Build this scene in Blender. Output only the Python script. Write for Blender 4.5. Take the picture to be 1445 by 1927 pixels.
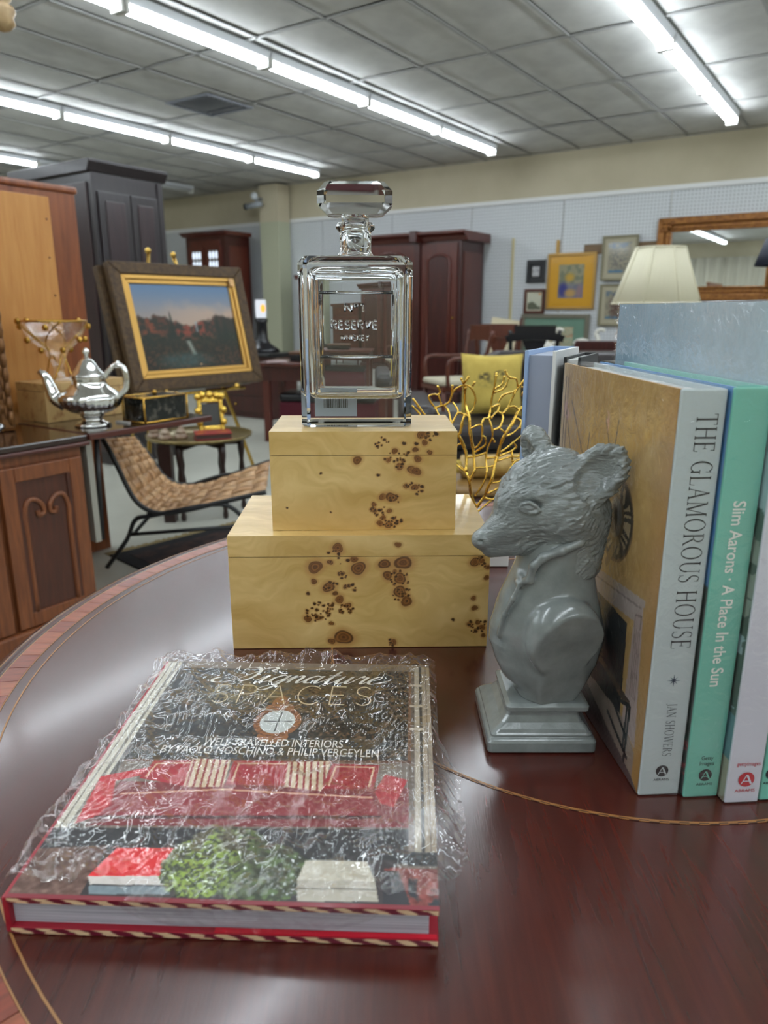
import bpy, bmesh, math, random
import numpy as np
from mathutils import Vector, Matrix

sc = bpy.context.scene
C = sc.collection
for o in list(bpy.data.objects):
    bpy.data.objects.remove(o)

# ------------------------------------------------------------------ camera, world, exposure
FPX, CX, CY, CAMZ, TOP = 1370.0, 722.5, 963.5, 1.14, 0.76
PITCH = math.atan(379.5 / FPX)
cd = bpy.data.cameras.new('camera')
cam = bpy.data.objects.new('camera', cd)
C.objects.link(cam)
cd.sensor_fit = 'VERTICAL'
cd.sensor_height = 36.0
cd.lens = FPX / 1927 * 36.0
cam.location = (0, 0, CAMZ)
cam.rotation_euler = (math.pi / 2 - PITCH, 0, 0)
cd.clip_start = 0.02
cd.dof.use_dof = True
cd.dof.focus_distance = 0.74
cd.dof.aperture_fstop = cd.lens / 3.3
sc.camera = cam

wd = bpy.data.worlds.new('world')
sc.world = wd
wd.use_nodes = True
wd.node_tree.nodes['Background'].inputs[0].default_value = (0.75, 0.78, 0.82, 1)
wd.node_tree.nodes['Background'].inputs[1].default_value = 0.15

sc.view_settings.view_transform = 'Standard'
sc.view_settings.look = 'None'
sc.view_settings.gamma = 1.0
sc.view_settings.use_curve_mapping = False
sc.view_settings.exposure = 0.0
sc.cycles.use_denoising = True
sc.cycles.max_bounces = 10
sc.cycles.diffuse_bounces = 3
sc.cycles.glossy_bounces = 4
sc.cycles.transmission_bounces = 10
sc.cycles.transparent_max_bounces = 12
sc.cycles.adaptive_threshold = 0.03
TUBE_POWER = 32.0

# ------------------------------------------------------------------ room frame
AZ = math.radians(34.2)
E1 = np.array([math.sin(AZ), math.cos(AZ), 0.0])     # towards the pegboard wall
E2 = np.array([math.cos(AZ), -math.sin(AZ), 0.0])    # along it, to the right
CEIL = 2.93
WALL = 8.87


def R(a, b, z=0.0):
    p = E1 * a + E2 * b
    return Vector((p[0], p[1], z))


def ray(u, v):
    x = (u - CX) / FPX
    d = (v - CY) / FPX
    return np.array([x, math.cos(PITCH) - d * math.sin(PITCH), -math.sin(PITCH) - d * math.cos(PITCH)])


CAM = np.array([0, 0, CAMZ])


def on_y(u, v, y):
    r = ray(u, v)
    return Vector(CAM + r * (y / r[1]))


def on_e2(u, v, e2):
    r = ray(u, v)
    return Vector(CAM + r * (e2 / float(r @ E2)))


def on_z(u, v, z):
    r = ray(u, v)
    return Vector(CAM + r * ((z - CAMZ) / r[2]))


# ------------------------------------------------------------------ materials
def lin(c):
    o = []
    for x in c[:3]:
        x = x / 255.0
        o.append(x / 12.92 if x <= 0.04045 else ((x + 0.055) / 1.055) ** 2.4)
    return tuple(o)


def _new(name):
    m = bpy.data.materials.new(name)
    m.use_nodes = True
    nt = m.node_tree
    return m, nt, nt.nodes['Principled BSDF']


def mat(name, col, rough=0.5, metal=0.0, col2=None, scale=8.0, stretch=(1, 1, 1), bump=0.0, bscale=60.0,
        coat=0.0, detail=4.0, lo=0.35, hi=0.65, spec=0.5, emit=0.0, rot=(0, 0, 0), distort=0.0, bstretch=None):
    m, nt, b = _new(name)
    b.inputs['Roughness'].default_value = rough
    b.inputs['Metallic'].default_value = metal
    b.inputs['Specular IOR Level'].default_value = spec
    b.inputs['Coat Weight'].default_value = coat
    b.inputs['Coat Roughness'].default_value = 0.12
    c1 = lin(col) + (1,)
    b.inputs['Base Color'].default_value = c1
    if emit:
        b.inputs['Emission Color'].default_value = c1
        b.inputs['Emission Strength'].default_value = emit
    if col2 is not None or bump:
        tc = nt.nodes.new('ShaderNodeTexCoord')
    if col2 is not None:
        mp = nt.nodes.new('ShaderNodeMapping')
        mp.inputs['Scale'].default_value = stretch
        mp.inputs['Rotation'].default_value = rot
        nz = nt.nodes.new('ShaderNodeTexNoise')
        nz.inputs['Scale'].default_value = scale
        nz.inputs['Detail'].default_value = detail
        nz.inputs['Roughness'].default_value = 0.6
        nz.inputs['Distortion'].default_value = distort
        rp = nt.nodes.new('ShaderNodeValToRGB')
        rp.color_ramp.elements[0].position = lo
        rp.color_ramp.elements[1].position = hi
        rp.color_ramp.elements[0].color = c1
        rp.color_ramp.elements[1].color = lin(col2) + (1,)
        nt.links.new(tc.outputs['Object'], mp.inputs[0])
        nt.links.new(mp.outputs[0], nz.inputs['Vector'])
        nt.links.new(nz.outputs['Fac'], rp.inputs[0])
        nt.links.new(rp.outputs[0], b.inputs['Base Color'])
    if bump:
        mp2 = nt.nodes.new('ShaderNodeMapping')
        mp2.inputs['Scale'].default_value = bstretch or stretch
        mp2.inputs['Rotation'].default_value = rot
        n2 = nt.nodes.new('ShaderNodeTexNoise')
        n2.inputs['Scale'].default_value = bscale
        n2.inputs['Detail'].default_value = 3
        bp = nt.nodes.new('ShaderNodeBump')
        bp.inputs['Strength'].default_value = bump
        bp.inputs['Distance'].default_value = 0.002
        nt.links.new(tc.outputs['Object'], mp2.inputs[0])
        nt.links.new(mp2.outputs[0], n2.inputs['Vector'])
        nt.links.new(n2.outputs['Fac'], bp.inputs['Height'])
        nt.links.new(bp.outputs[0], b.inputs['Normal'])
    return m


def wood(name, c1, c2, axis=2, scale=3.0, rough=0.4, coat=0.15, bump=0.05, ratio=14.0, rot=(0, 0, 0)):
    st = [ratio, ratio, ratio]
    st[axis] = 1.0
    return mat(name, c1, rough, 0, c2, scale, st, bump, scale * 6, coat, 6.0, 0.3, 0.7, rot=rot, distort=0.6)


def vcol(name, rough=0.5, coat=0.0, bump=0.0, bscale=200.0):
    m, nt, b = _new(name)
    b.inputs['Roughness'].default_value = rough
    b.inputs['Coat Weight'].default_value = coat
    b.inputs['Coat Roughness'].default_value = 0.08
    a = nt.nodes.new('ShaderNodeAttribute')
    a.attribute_name = 'Col'
    nt.links.new(a.outputs['Color'], b.inputs['Base Color'])
    if bump:
        tc = nt.nodes.new('ShaderNodeTexCoord')
        n2 = nt.nodes.new('ShaderNodeTexNoise')
        n2.inputs['Scale'].default_value = bscale
        bp = nt.nodes.new('ShaderNodeBump')
        bp.inputs['Strength'].default_value = bump
        bp.inputs['Distance'].default_value = 0.001
        nt.links.new(tc.outputs['Object'], n2.inputs['Vector'])
        nt.links.new(n2.outputs['Fac'], bp.inputs['Height'])
        nt.links.new(bp.outputs[0], b.inputs['Normal'])
    return m


def glass(name, col=(250, 252, 253), rough=0.0, ior=1.5):
    m, nt, b = _new(name)
    b.inputs['Base Color'].default_value = lin(col) + (1,)
    b.inputs['Roughness'].default_value = rough
    b.inputs['IOR'].default_value = ior
    b.inputs['Transmission Weight'].default_value = 1.0
    return m


def film(name, lo=0.05, hi=0.5, rough=0.08, bump=0.6, bscale=70.0, tint=(1, 1, 1)):
    """clear shrink-wrap: see-through, with a mirror-like gloss that grows at grazing angles"""
    m, nt, b = _new(name)
    nt.nodes.remove(b)
    out = nt.nodes['Material Output']
    tr = nt.nodes.new('ShaderNodeBsdfTransparent')
    gl = nt.nodes.new('ShaderNodeBsdfGlossy')
    gl.inputs['Roughness'].default_value = rough
    gl.inputs['Color'].default_value = (1, 1, 1, 1)
    lw = nt.nodes.new('ShaderNodeLayerWeight')
    lw.inputs['Blend'].default_value = 0.35
    mr = nt.nodes.new('ShaderNodeMapRange')
    mr.inputs['To Min'].default_value = lo
    mr.inputs['To Max'].default_value = hi
    mx = nt.nodes.new('ShaderNodeMixShader')
    tc = nt.nodes.new('ShaderNodeTexCoord')
    nz = nt.nodes.new('ShaderNodeTexNoise')
    nz.inputs['Scale'].default_value = bscale
    nz.inputs['Detail'].default_value = 4
    nz.inputs['Distortion'].default_value = 1.5
    bp = nt.nodes.new('ShaderNodeBump')
    bp.inputs['Strength'].default_value = bump
    bp.inputs['Distance'].default_value = 0.004
    nt.links.new(tc.outputs['Object'], nz.inputs['Vector'])
    nt.links.new(nz.outputs['Fac'], bp.inputs['Height'])
    nt.links.new(bp.outputs[0], gl.inputs['Normal'])
    nt.links.new(lw.outputs['Facing'], mr.inputs['Value'])
    nt.links.new(mr.outputs[0], mx.inputs[0])
    nt.links.new(tr.outputs[0], mx.inputs[1])
    nt.links.new(gl.outputs[0], mx.inputs[2])
    nt.links.new(mx.outputs[0], out.inputs['Surface'])
    return m


def emission(name, col, s):
    m, nt, b = _new(name)
    nt.nodes.remove(b)
    e = nt.nodes.new('ShaderNodeEmission')
    e.inputs[0].default_value = lin(col) + (1,)
    e.inputs[1].default_value = s
    nt.links.new(e.outputs[0], nt.nodes['Material Output'].inputs['Surface'])
    return m


# ------------------------------------------------------------------ object helpers
def tag(o, label=None, cat=None, group=None, kind=None):
    if label:
        o['label'] = label
    if cat:
        o['category'] = cat
    if group:
        o['group'] = group
    if kind:
        o['kind'] = kind
    return o


def thing(name, label, cat, loc=(0, 0, 0), rz=0.0, group=None):
    o = bpy.data.objects.new(name, None)
    C.objects.link(o)
    o.empty_display_size = 0.05
    o.location = loc
    o.rotation_euler = (0, 0, rz)
    return tag(o, label, cat, group)


def link_mesh(name, me, parent=None, loc=None, rz=None):
    o = bpy.data.objects.new(name, me)
    C.objects.link(o)
    if parent is not None:
        o.parent = parent
    if loc is not None:
        o.location = loc
    if rz is not None:
        o.rotation_euler = (0, 0, rz)
    return o


def copy_tree(o, parent=None):
    c = o.copy()
    C.objects.link(c)
    c.parent = parent
    for ch in list(o.children):
        copy_tree(ch, c)
    return c


def catmull(pts, n=6, closed=False):
    pts = [Vector(p) for p in pts]
    if len(pts) < 3:
        return pts
    out = []
    m = len(pts)
    rng = range(m if closed else m - 1)
    for i in rng:
        if closed:
            p0, p1, p2, p3 = pts[i - 1], pts[i], pts[(i + 1) % m], pts[(i + 2) % m]
        else:
            p0, p1, p2, p3 = pts[max(i - 1, 0)], pts[i], pts[i + 1], pts[min(i + 2, m - 1)]
        for k in range(n):
            t = k / n
            out.append(0.5 * ((2 * p1) + (p2 - p0) * t + (2 * p0 - 5 * p1 + 4 * p2 - p3) * t * t
                              + (3 * p1 - p0 - 3 * p2 + p3) * t ** 3))
    if not closed:
        out.append(pts[-1])
    return out


class MB:
    def __init__(self):
        self.v, self.f, self.m, self.s = [], [], [], []

    def add(self, vs, fs, mi=0, smooth=False, M=None):
        b = len(self.v)
        for p in vs:
            p = Vector(p)
            self.v.append(tuple(M @ p if M is not None else p))
        for f in fs:
            self.f.append([b + i for i in f])
            self.m.append(mi)
            self.s.append(smooth)
        return self

    def box(self, x0, x1, y0, y1, z0, z1, mi=0, M=None):
        vs = [(x0, y0, z0), (x1, y0, z0), (x1, y1, z0), (x0, y1, z0), (x0, y0, z1), (x1, y0, z1), (x1, y1, z1), (x0, y1, z1)]
        fs = [(3, 2, 1, 0), (4, 5, 6, 7), (0, 1, 5, 4), (1, 2, 6, 5), (2, 3, 7, 6), (3, 0, 4, 7)]
        return self.add(vs, fs, mi, False, M)

    def prism(self, poly, h0, h1, axis='z', mi=0, M=None, smooth=False):
        def q(a, b, h):
            return (a, b, h) if axis == 'z' else (a, h, b) if axis == 'y' else (h, a, b)
        n = len(poly)
        vs = [q(a, b, h0) for a, b in poly] + [q(a, b, h1) for a, b in poly]
        b = len(self.v)
        self.add(vs, [list(range(n))[::-1], list(range(n, 2 * n))], mi, False, M)
        for i in range(n):
            j = (i + 1) % n
            self.f.append([b + i, b + j, b + n + j, b + n + i])
            self.m.append(mi)
            self.s.append(smooth)
        return self

    def tube(self, pts, r, n=8, closed=False, mi=0, M=None, flat=1.0):
        pts = [Vector(p) for p in pts]
        m = len(pts)
        rs = r if isinstance(r, (list, tuple)) else [r] * m
        rings = []
        ref = None
        for i, p in enumerate(pts):
            if closed:
                t = pts[(i + 1) % m] - pts[i - 1]
            else:
                t = pts[min(i + 1, m - 1)] - pts[max(i - 1, 0)]
            if t.length < 1e-9:
                t = Vector((0, 0, 1))
            t.normalize()
            if ref is None:
                ref = t.orthogonal().normalized()
            ref = (ref - t * ref.dot(t))
            if ref.length < 1e-6:
                ref = t.orthogonal()
            ref.normalize()
            w = t.cross(ref)
            rings.append([p + (ref * math.cos(2 * math.pi * k / n) + w * math.sin(2 * math.pi * k / n) * flat) * rs[i] for k in range(n)])
        vs = [q for rg in rings for q in rg]
        fs = []
        for i in range(m if closed else m - 1):
            a, b = i * n, ((i + 1) % m) * n
            for k in range(n):
                fs.append((a + k, a + (k + 1) % n, b + (k + 1) % n, b + k))
        if not closed:
            fs.append(tuple(range(n))[::-1])
            fs.append(tuple((m - 1) * n + k for k in range(n)))
        return self.add(vs, fs, mi, True, M)

    def lathe(self, prof, n=24, c=(0, 0, 0), sx=1.0, sy=1.0, mi=0, M=None, smooth=True, flute=0.0, nfl=0, fl=(0, 0), cap=True):
        vs, fs = [], []
        for r, z in prof:
            for k in range(n):
                a = 2 * math.pi * k / n
                rr = r
                if flute and fl[0] <= z <= fl[1]:
                    rr = r * (1 - flute * (0.5 + 0.5 * math.cos(nfl * a)))
                vs.append((c[0] + rr * math.cos(a) * sx, c[1] + rr * math.sin(a) * sy, c[2] + z))
        m = len(prof)
        for i in range(m - 1):
            for k in range(n):
                fs.append((i * n + k, i * n + (k + 1) % n, (i + 1) * n + (k + 1) % n, (i + 1) * n + k))
        if cap and prof[0][0] > 1e-6:
            fs.append(tuple(range(n))[::-1])
        if cap and prof[-1][0] > 1e-6:
            fs.append(tuple((m - 1) * n + k for k in range(n)))
        return self.add(vs, fs, mi, smooth, M)

    def ball(self, c, r, n=10, sq=(1, 1, 1), mi=0, M=None):
        m = max(4, n // 2)
        prof = [(math.sin(math.pi * i / m), -math.cos(math.pi * i / m)) for i in range(m + 1)]
        vs, fs = [], []
        for pr, z in prof:
            for k in range(n):
                a = 2 * math.pi * k / n
                vs.append((c[0] + pr * math.cos(a) * r * sq[0], c[1] + pr * math.sin(a) * r * sq[1], c[2] + z * r * sq[2]))
        for i in range(m):
            for k in range(n):
                fs.append((i * n + k, i * n + (k + 1) % n, (i + 1) * n + (k + 1) % n, (i + 1) * n + k))
        return self.add(vs, fs, mi, True, M)

    def sheet(self, P, mi=0, smooth=True, M=None, flip=False):
        """P: rows of points"""
        h, w = len(P), len(P[0])
        vs = [p for row in P for p in row]
        fs = []
        for i in range(h - 1):
            for j in range(w - 1):
                q = (i * w + j, i * w + j + 1, (i + 1) * w + j + 1, (i + 1) * w + j)
                fs.append(q[::-1] if flip else q)
        return self.add(vs, fs, mi, smooth, M)

    def mesh(self, name, mats):
        me = bpy.data.meshes.new(name)
        me.from_pydata(self.v, [], self.f)
        for mm in (mats if isinstance(mats, (list, tuple)) else [mats]):
            me.materials.append(mm)
        me.polygons.foreach_set('material_index', self.m)
        me.polygons.foreach_set('use_smooth', self.s)
        me.update()
        return me

    def build(self, name, mats, parent=None, bevel=0.0, seg=2, solid=0.0, sub=0, loc=None, rz=None):
        o = link_mesh(name, self.mesh(name, mats), parent, loc, rz)
        if solid:
            md = o.modifiers.new('solid', 'SOLIDIFY')
            md.thickness = solid
            md.offset = 0
        if sub:
            md = o.modifiers.new('sub', 'SUBSURF')
            md.levels = md.render_levels = sub
        if bevel:
            md = o.modifiers.new('bevel', 'BEVEL')
            md.width = bevel
            md.segments = seg
            md.limit_method = 'ANGLE'
            md.angle_limit = math.radians(40)
        return o


def grid_mesh(name, P, mats, parent=None, col=None, smooth=True, flip=False, kind=None):
    """P: (h, w, 3) array, col: (h, w, 3) sRGB 0..255"""
    h, w = P.shape[:2]
    idx = np.arange(h * w).reshape(h, w)
    q = np.stack([idx[:-1, :-1], idx[:-1, 1:], idx[1:, 1:], idx[1:, :-1]], -1).reshape(-1, 4)
    if flip:
        q = q[:, ::-1]
    return raw_mesh(name, P.reshape(-1, 3), q, mats, parent, None if col is None else col.reshape(-1, 3), smooth)


def raw_mesh(name, V, Q, mats, parent=None, col=None, smooth=True):
    me = bpy.data.meshes.new(name)
    V = np.ascontiguousarray(V, dtype=np.float32)
    Q = np.ascontiguousarray(Q, dtype=np.int32)
    me.vertices.add(len(V))
    me.vertices.foreach_set('co', V.ravel())
    me.loops.add(Q.size)
    me.loops.foreach_set('vertex_index', Q.ravel())
    me.polygons.add(len(Q))
    me.polygons.foreach_set('loop_start', np.arange(len(Q), dtype=np.int32) * 4)
    me.polygons.foreach_set('loop_total', np.full(len(Q), 4, dtype=np.int32))
    me.update(calc_edges=True)
    me.polygons.foreach_set('use_smooth', np.full(len(Q), smooth, dtype=bool))
    if col is not None:
        c = np.clip(np.asarray(col, dtype=np.float64) / 255.0, 0, 1)
        c = np.where(c <= 0.04045, c / 12.92, ((c + 0.055) / 1.055) ** 2.4)
        a = me.color_attributes.new('Col', 'FLOAT_COLOR', 'POINT')
        a.data.foreach_set('color', np.c_[c, np.ones(len(c))].astype(np.float32).ravel())
    for mm in (mats if isinstance(mats, (list, tuple)) else [mats]):
        me.materials.append(mm)
    return link_mesh(name, me, parent)


# ------------------------------------------------------------------ numpy noise and painting
_tab = np.random.RandomState(5).rand(65536).astype(np.float32)


def _h(i, j, k=0):
    return _tab[(i * 73856093 ^ j * 19349663 ^ k * 83492791) & 65535]


def vnoise(x, y, seed=0):
    xi, yi = np.floor(x).astype(np.int64), np.floor(y).astype(np.int64)
    fx, fy = x - xi, y - yi
    fx, fy = fx * fx * (3 - 2 * fx), fy * fy * (3 - 2 * fy)
    a = _h(xi, yi, seed) * (1 - fx) + _h(xi + 1, yi, seed) * fx
    b = _h(xi, yi + 1, seed) * (1 - fx) + _h(xi + 1, yi + 1, seed) * fx
    return a * (1 - fy) + b * fy


def fbm(x, y, seed=0, o=4):
    s, a, t = 0, 0.5, 0
    for k in range(o):
        s = s + a * vnoise(x * 2 ** k, y * 2 ** k, seed + k * 7)
        t += a
        a *= 0.5
    return s / t


def vnoise3(x, y, z, seed=0):
    zi = np.floor(z).astype(np.int64)
    f = z - zi
    f = f * f * (3 - 2 * f)
    # two hashed slices
    def sl(k):
        xi, yi = np.floor(x).astype(np.int64), np.floor(y).astype(np.int64)
        fx, fy = x - xi, y - yi
        fx, fy = fx * fx * (3 - 2 * fx), fy * fy * (3 - 2 * fy)
        a = _h(xi, yi, k) * (1 - fx) + _h(xi + 1, yi, k) * fx
        b = _h(xi, yi + 1, k) * (1 - fx) + _h(xi + 1, yi + 1, k) * fx
        return a * (1 - fy) + b * fy
    return sl(zi + seed) * (1 - f) + sl(zi + seed + 1) * f


class Paint:
    """a picture as per-vertex colours: U, V in 0..1"""

    def __init__(self, w, h, aspect=1.0):
        self.U, self.V = np.meshgrid(np.linspace(0, 1, w), np.linspace(0, 1, h))
        self.I = np.zeros((h, w, 3))
        self.asp = aspect

    def fill(self, col, mask=None, a=1.0):
        col = np.asarray(col, dtype=float)
        if mask is None:
            mask = np.ones(self.U.shape)
        k = (mask * a)[..., None]
        self.I = self.I * (1 - k) + col * k

    def rect(self, x0, x1, y0, y1):
        return ((self.U >= x0) & (self.U <= x1) & (self.V >= y0) & (self.V <= y1)).astype(float)

    def poly(self, pts):
        x, y = self.U, self.V
        ins = np.zeros(x.shape, bool)
        n = len(pts)
        for i in range(n):
            (x0, y0), (x1, y1) = pts[i], pts[(i + 1) % n]
            if y0 == y1:
                continue
            c = ((y0 > y) != (y1 > y)) & (x < (x1 - x0) * (y - y0) / (y1 - y0) + x0)
            ins ^= c
        return ins.astype(float)

    def ell(self, cx, cy, rx, ry, soft=0.0):
        d = np.hypot((self.U - cx) / rx, (self.V - cy) / ry)
        if soft:
            return np.clip((1 + soft - d) / (2 * soft), 0, 1)
        return (d <= 1).astype(float)

    def line(self, x0, y0, x1, y1, w):
        a = self.asp
        dx, dy = (x1 - x0) * a, y1 - y0
        L = dx * dx + dy * dy
        t = np.clip(((self.U - x0) * a * dx + (self.V - y0) * dy) / L, 0, 1)
        return (np.hypot((self.U - x0) * a - t * dx, self.V - y0 - t * dy) < w).astype(float)

    def noise(self, sx, sy, seed=0, o=4):
        return fbm(self.U * sx + seed * 3.1, self.V * sy + seed * 1.7, seed, o)


# ------------------------------------------------------------------ lettering
_txt = {}


def text_poly(s, bold=0.0):
    """flat mesh of a word in the built-in face: (verts, faces, width), cap height 1"""
    if (s, bold) in _txt:
        return _txt[(s, bold)]
    cu = bpy.data.curves.new('t', 'FONT')
    cu.body = s
    cu.resolution_u = 4
    cu.offset = bold
    ob = bpy.data.objects.new('t', cu)
    C.objects.link(ob)
    bpy.context.view_layer.update()
    me = bpy.data.meshes.new_from_object(ob.evaluated_get(bpy.context.evaluated_depsgraph_get()))
    vs = [(v.co.x, v.co.y) for v in me.vertices]
    fs = [list(p.vertices) for p in me.polygons]
    bpy.data.objects.remove(ob)
    bpy.data.curves.remove(cu)
    bpy.data.meshes.remove(me)
    k = 1 / 0.69
    x0 = min(v[0] for v in vs)
    vs = [((a - x0) * k, b * k) for a, b in vs]
    _txt[(s, bold)] = (vs, fs, max(v[0] for v in vs))
    return _txt[(s, bold)]


def ell_ring(cx, cy, rx, ry, tx, ty, a0=0, a1=360, n=28):
    vs, fs = [], []
    for i in range(n + 1):
        a = math.radians(a0 + (a1 - a0) * i / n)
        vs += [(cx + rx * math.cos(a), cy + ry * math.sin(a)), (cx + (rx - tx) * math.cos(a), cy + (ry - ty) * math.sin(a))]
    for i in range(n):
        fs.append((2 * i, 2 * i + 2, 2 * i + 3, 2 * i + 1))
    return vs, fs


def stroke(x0, y0, x1, y1, w):
    dx, dy = x1 - x0, y1 - y0
    # horizontal-width stroke, as in inscriptional capitals
    if abs(dy) > abs(dx) * 0.3:
        return [(x0 - w / 2, y0), (x0 + w / 2, y0), (x1 + w / 2, y1), (x1 - w / 2, y1)], [(0, 1, 2, 3)]
    return [(x0, y0 - w / 2), (x1, y1 - w / 2), (x1, y1 + w / 2), (x0, y0 + w / 2)], [(0, 1, 2, 3)]


def serif_word(s):
    K, T = 0.125, 0.04
    sv, sf = [], []

    def put(x, pc):
        for vs, fs in pc:
            b = len(sv)
            sv.extend((x + a, c) for a, c in vs)
            sf.extend([b + i for i in f] for f in fs)

    def sr(x, y, w=0.2):
        return stroke(x - w / 2 * 1.25, y, x + w / 2 * 1.25, y, T)
    t = T / 2
    G = {
        'T': (0.78, [stroke(.39, 0, .39, 1, K), stroke(.02, 1 - t, .76, 1 - t, T), stroke(.04, .82, .03, 1, .035), stroke(.74, .82, .75, 1, .035), sr(.39, t, .26)]),
        'H': (0.92, [stroke(.16, 0, .16, 1, K), stroke(.76, 0, .76, 1, K), stroke(.16, .52, .76, .52, T), sr(.16, t), sr(.16, 1 - t), sr(.76, t), sr(.76, 1 - t)]),
        'E': (0.72, [stroke(.16, 0, .16, 1, K), stroke(.04, 1 - t, .62, 1 - t, T), stroke(.04, t, .66, t, T), stroke(.16, .53, .5, .53, T), stroke(.61, .82, .62, 1, .04), stroke(.65, 0, .68, .2, .04), stroke(.5, .43, .5, .63, .035)]),
        'G': (0.96, [ell_ring(.5, .5, .46, .52, .12, .035, 50, 320), stroke(.8, .0, .8, .42, K), sr(.8, .42, .24), stroke(.8, .72, .82, .98, .035)]),
        'L': (0.70, [stroke(.16, 0, .16, 1, K), sr(.16, 1 - t), stroke(.04, t, .64, t, T), stroke(.62, 0, .66, .24, .04)]),
        'A': (0.92, [stroke(.12, 0, .46, 1, .05), stroke(.78, 0, .44, 1.02, K), stroke(.24, .34, .66, .34, T), sr(.1, t, .22), sr(.8, t, .24)]),
        'M': (1.14, [stroke(.14, 0, .18, 1, .05), stroke(.18, 1, .56, 0, K), stroke(.94, 1, .56, 0, .05), stroke(.98, 0, .94, 1, K), sr(.14, t, .2), sr(.98, t, .24), sr(.14, 1 - t, .16), sr(.98, 1 - t, .16)]),
        'O': (1.02, [ell_ring(.5, .5, .47, .52, .12, .035)]),
        'R': (0.84, [stroke(.16, 0, .16, 1, K), ell_ring(.32, .75, .32, .25, .11, .035, -90, 90, 14), stroke(.16, 1 - t, .34, 1 - t, T), stroke(.16, .5, .34, .5, T), stroke(.78, 0, .4, .5, K), sr(.16, t), sr(.08, 1 - t, .12), sr(.82, t, .12)]),
        'U': (0.90, [stroke(.16, .35, .16, 1, K), stroke(.76, .35, .76, 1, .05), ell_ring(.46, .36, .36, .38, .11, .04, 180, 360, 16), sr(.16, 1 - t), sr(.76, 1 - t, .18)]),
        'S': (0.62, [ell_ring(.31, .75, .25, .27, .08, .04, 40, 270, 16), ell_ring(.31, .25, .27, .27, .09, .04, -140, 90, 16), stroke(.18, .62, .46, .38, .13), stroke(.5, .78, .52, 1, .03), stroke(.07, 0, .08, .24, .03)]),
        'J': (0.42, [stroke(.24, .05, .24, 1, K), sr(.24, 1 - t), ell_ring(.1, .05, .2, .22, .1, .04, 230, 360, 10)]),
        'N': (0.94, [stroke(.15, 0, .15, 1, .05), stroke(.13, 1, .8, 0, K), stroke(.8, 0, .8, 1, .05), sr(.15, t), sr(.8, 1 - t), sr(.1, 1 - t, .14)]),
        'W': (1.26, [stroke(.08, 1, .36, 0, K), stroke(.62, 1, .36, 0, .05), stroke(.6, 1, .9, 0, K), stroke(1.16, 1, .9, 0, .05), sr(.08, 1 - t, .24), sr(.6, 1 - t, .22), sr(1.16, 1 - t, .2)]),
    }
    x = 0
    for ch in s:
        if ch == ' ':
            x += 0.5
            continue
        w, pc = G[ch]
        put(x, pc)
        x += w + 0.10
    return sv, sf, x - 0.1


def ribbon(pts, w0, n=5, lo=0.35, slant=0.0):
    """calligraphic stroke: heavier on the way down"""
    P = [Vector((p[0], p[1], 0)) for p in pts]
    P = catmull(P, n)
    vs, fs = [], []
    for i, p in enumerate(P):
        t = P[min(i + 1, len(P) - 1)] - P[max(i - 1, 0)]
        t.normalize()
        w = w0 * (lo + (1 - lo) * max(0, -t.y)) / 2
        nrm = Vector((-t.y, t.x, 0))
        for sg in (1, -1):
            q = p + nrm * w * sg
            vs.append((q.x + slant * q.y, q.y))
    for i in range(len(P) - 1):
        fs.append((2 * i, 2 * i + 1, 2 * i + 3, 2 * i + 2))
    return vs, fs


def script_word():
    L = {
        'S': (1.9, [[(-.9, .62), (-1.15, .3), (-.9, -.05), (-.3, -.05), (.3, .5), (.62, 1.15), (1.0, 1.85), (1.45, 2.15), (1.75, 1.95), (1.55, 1.65)],
                    [(-.2, 1.75), (.1, 2.1), (.7, 1.95), (1.0, 1.3), (.95, .5), (.6, .05)]]),
        'i': (.7, [[(-.1, .25), (.28, 1), (.24, .3), (.4, 0), (.75, .4)], [(.36, 1.45), (.42, 1.4)]]),
        'g': (1.0, [[(.78, .85), (.45, 1), (.1, .6), (.15, .1), (.45, .05), (.72, .6), (.82, 1), (.7, -.4), (.4, -1), (0, -.85), (.35, -.35), (1.05, .4)]]),
        'n': (1.05, [[(0, .4), (.22, 1), (.2, 0)], [(.2, .35), (.52, .98), (.74, .8), (.7, .2), (.86, 0), (1.1, .4)]]),
        'a': (1.1, [[(.78, .85), (.45, 1), (.1, .6), (.15, .1), (.45, .05), (.72, .5), (.82, 1), (.75, .2), (.9, 0), (1.15, .4)]]),
        't': (.75, [[(0, .3), (.3, 1), (.42, 1.7), (.3, .6), (.35, .05), (.55, 0), (.8, .4)], [(.02, 1.05), (.7, 1.1)]]),
        'u': (1.05, [[(0, .4), (.2, 1), (.15, .2), (.35, 0), (.65, .4), (.76, 1), (.7, .2), (.85, 0), (1.1, .4)]]),
        'r': (.85, [[(0, .4), (.2, .9), (.28, 1.1), (.36, .85), (.62, .88), (.55, .3), (.65, 0), (.95, .4)]]),
        'e': (1.0, [[(0, .4), (.5, .6), (.62, .9), (.4, 1), (.14, .6), (.2, .1), (.5, 0), (1.1, .45)]]),
    }
    V, F = [], []
    x = 0
    for ch in 'Signature':
        w, ss = L[ch]
        for st in ss:
            vs, fs = ribbon([(a + x, b) for a, b in st], .2, slant=.45)
            b = len(V)
            V += vs
            F += [[b + i for i in f] for f in fs]
        x += w if ch != 'S' else 1.55
    return V, F, x


def put_text(name, tv, h, M, m, parent, center=False, width=None):
    """tv = (verts, faces, width) at cap height 1 laid on the plane of M (x right, y up)"""
    vs, fs, w = tv
    kx = (width / w) if width else h
    o = kx * w / 2 if center else 0
    mb = MB().add([(a * kx - o, b * h, 0) for a, b in vs], fs, 0, False, M)
    return mb.build(name, m, parent)

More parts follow.
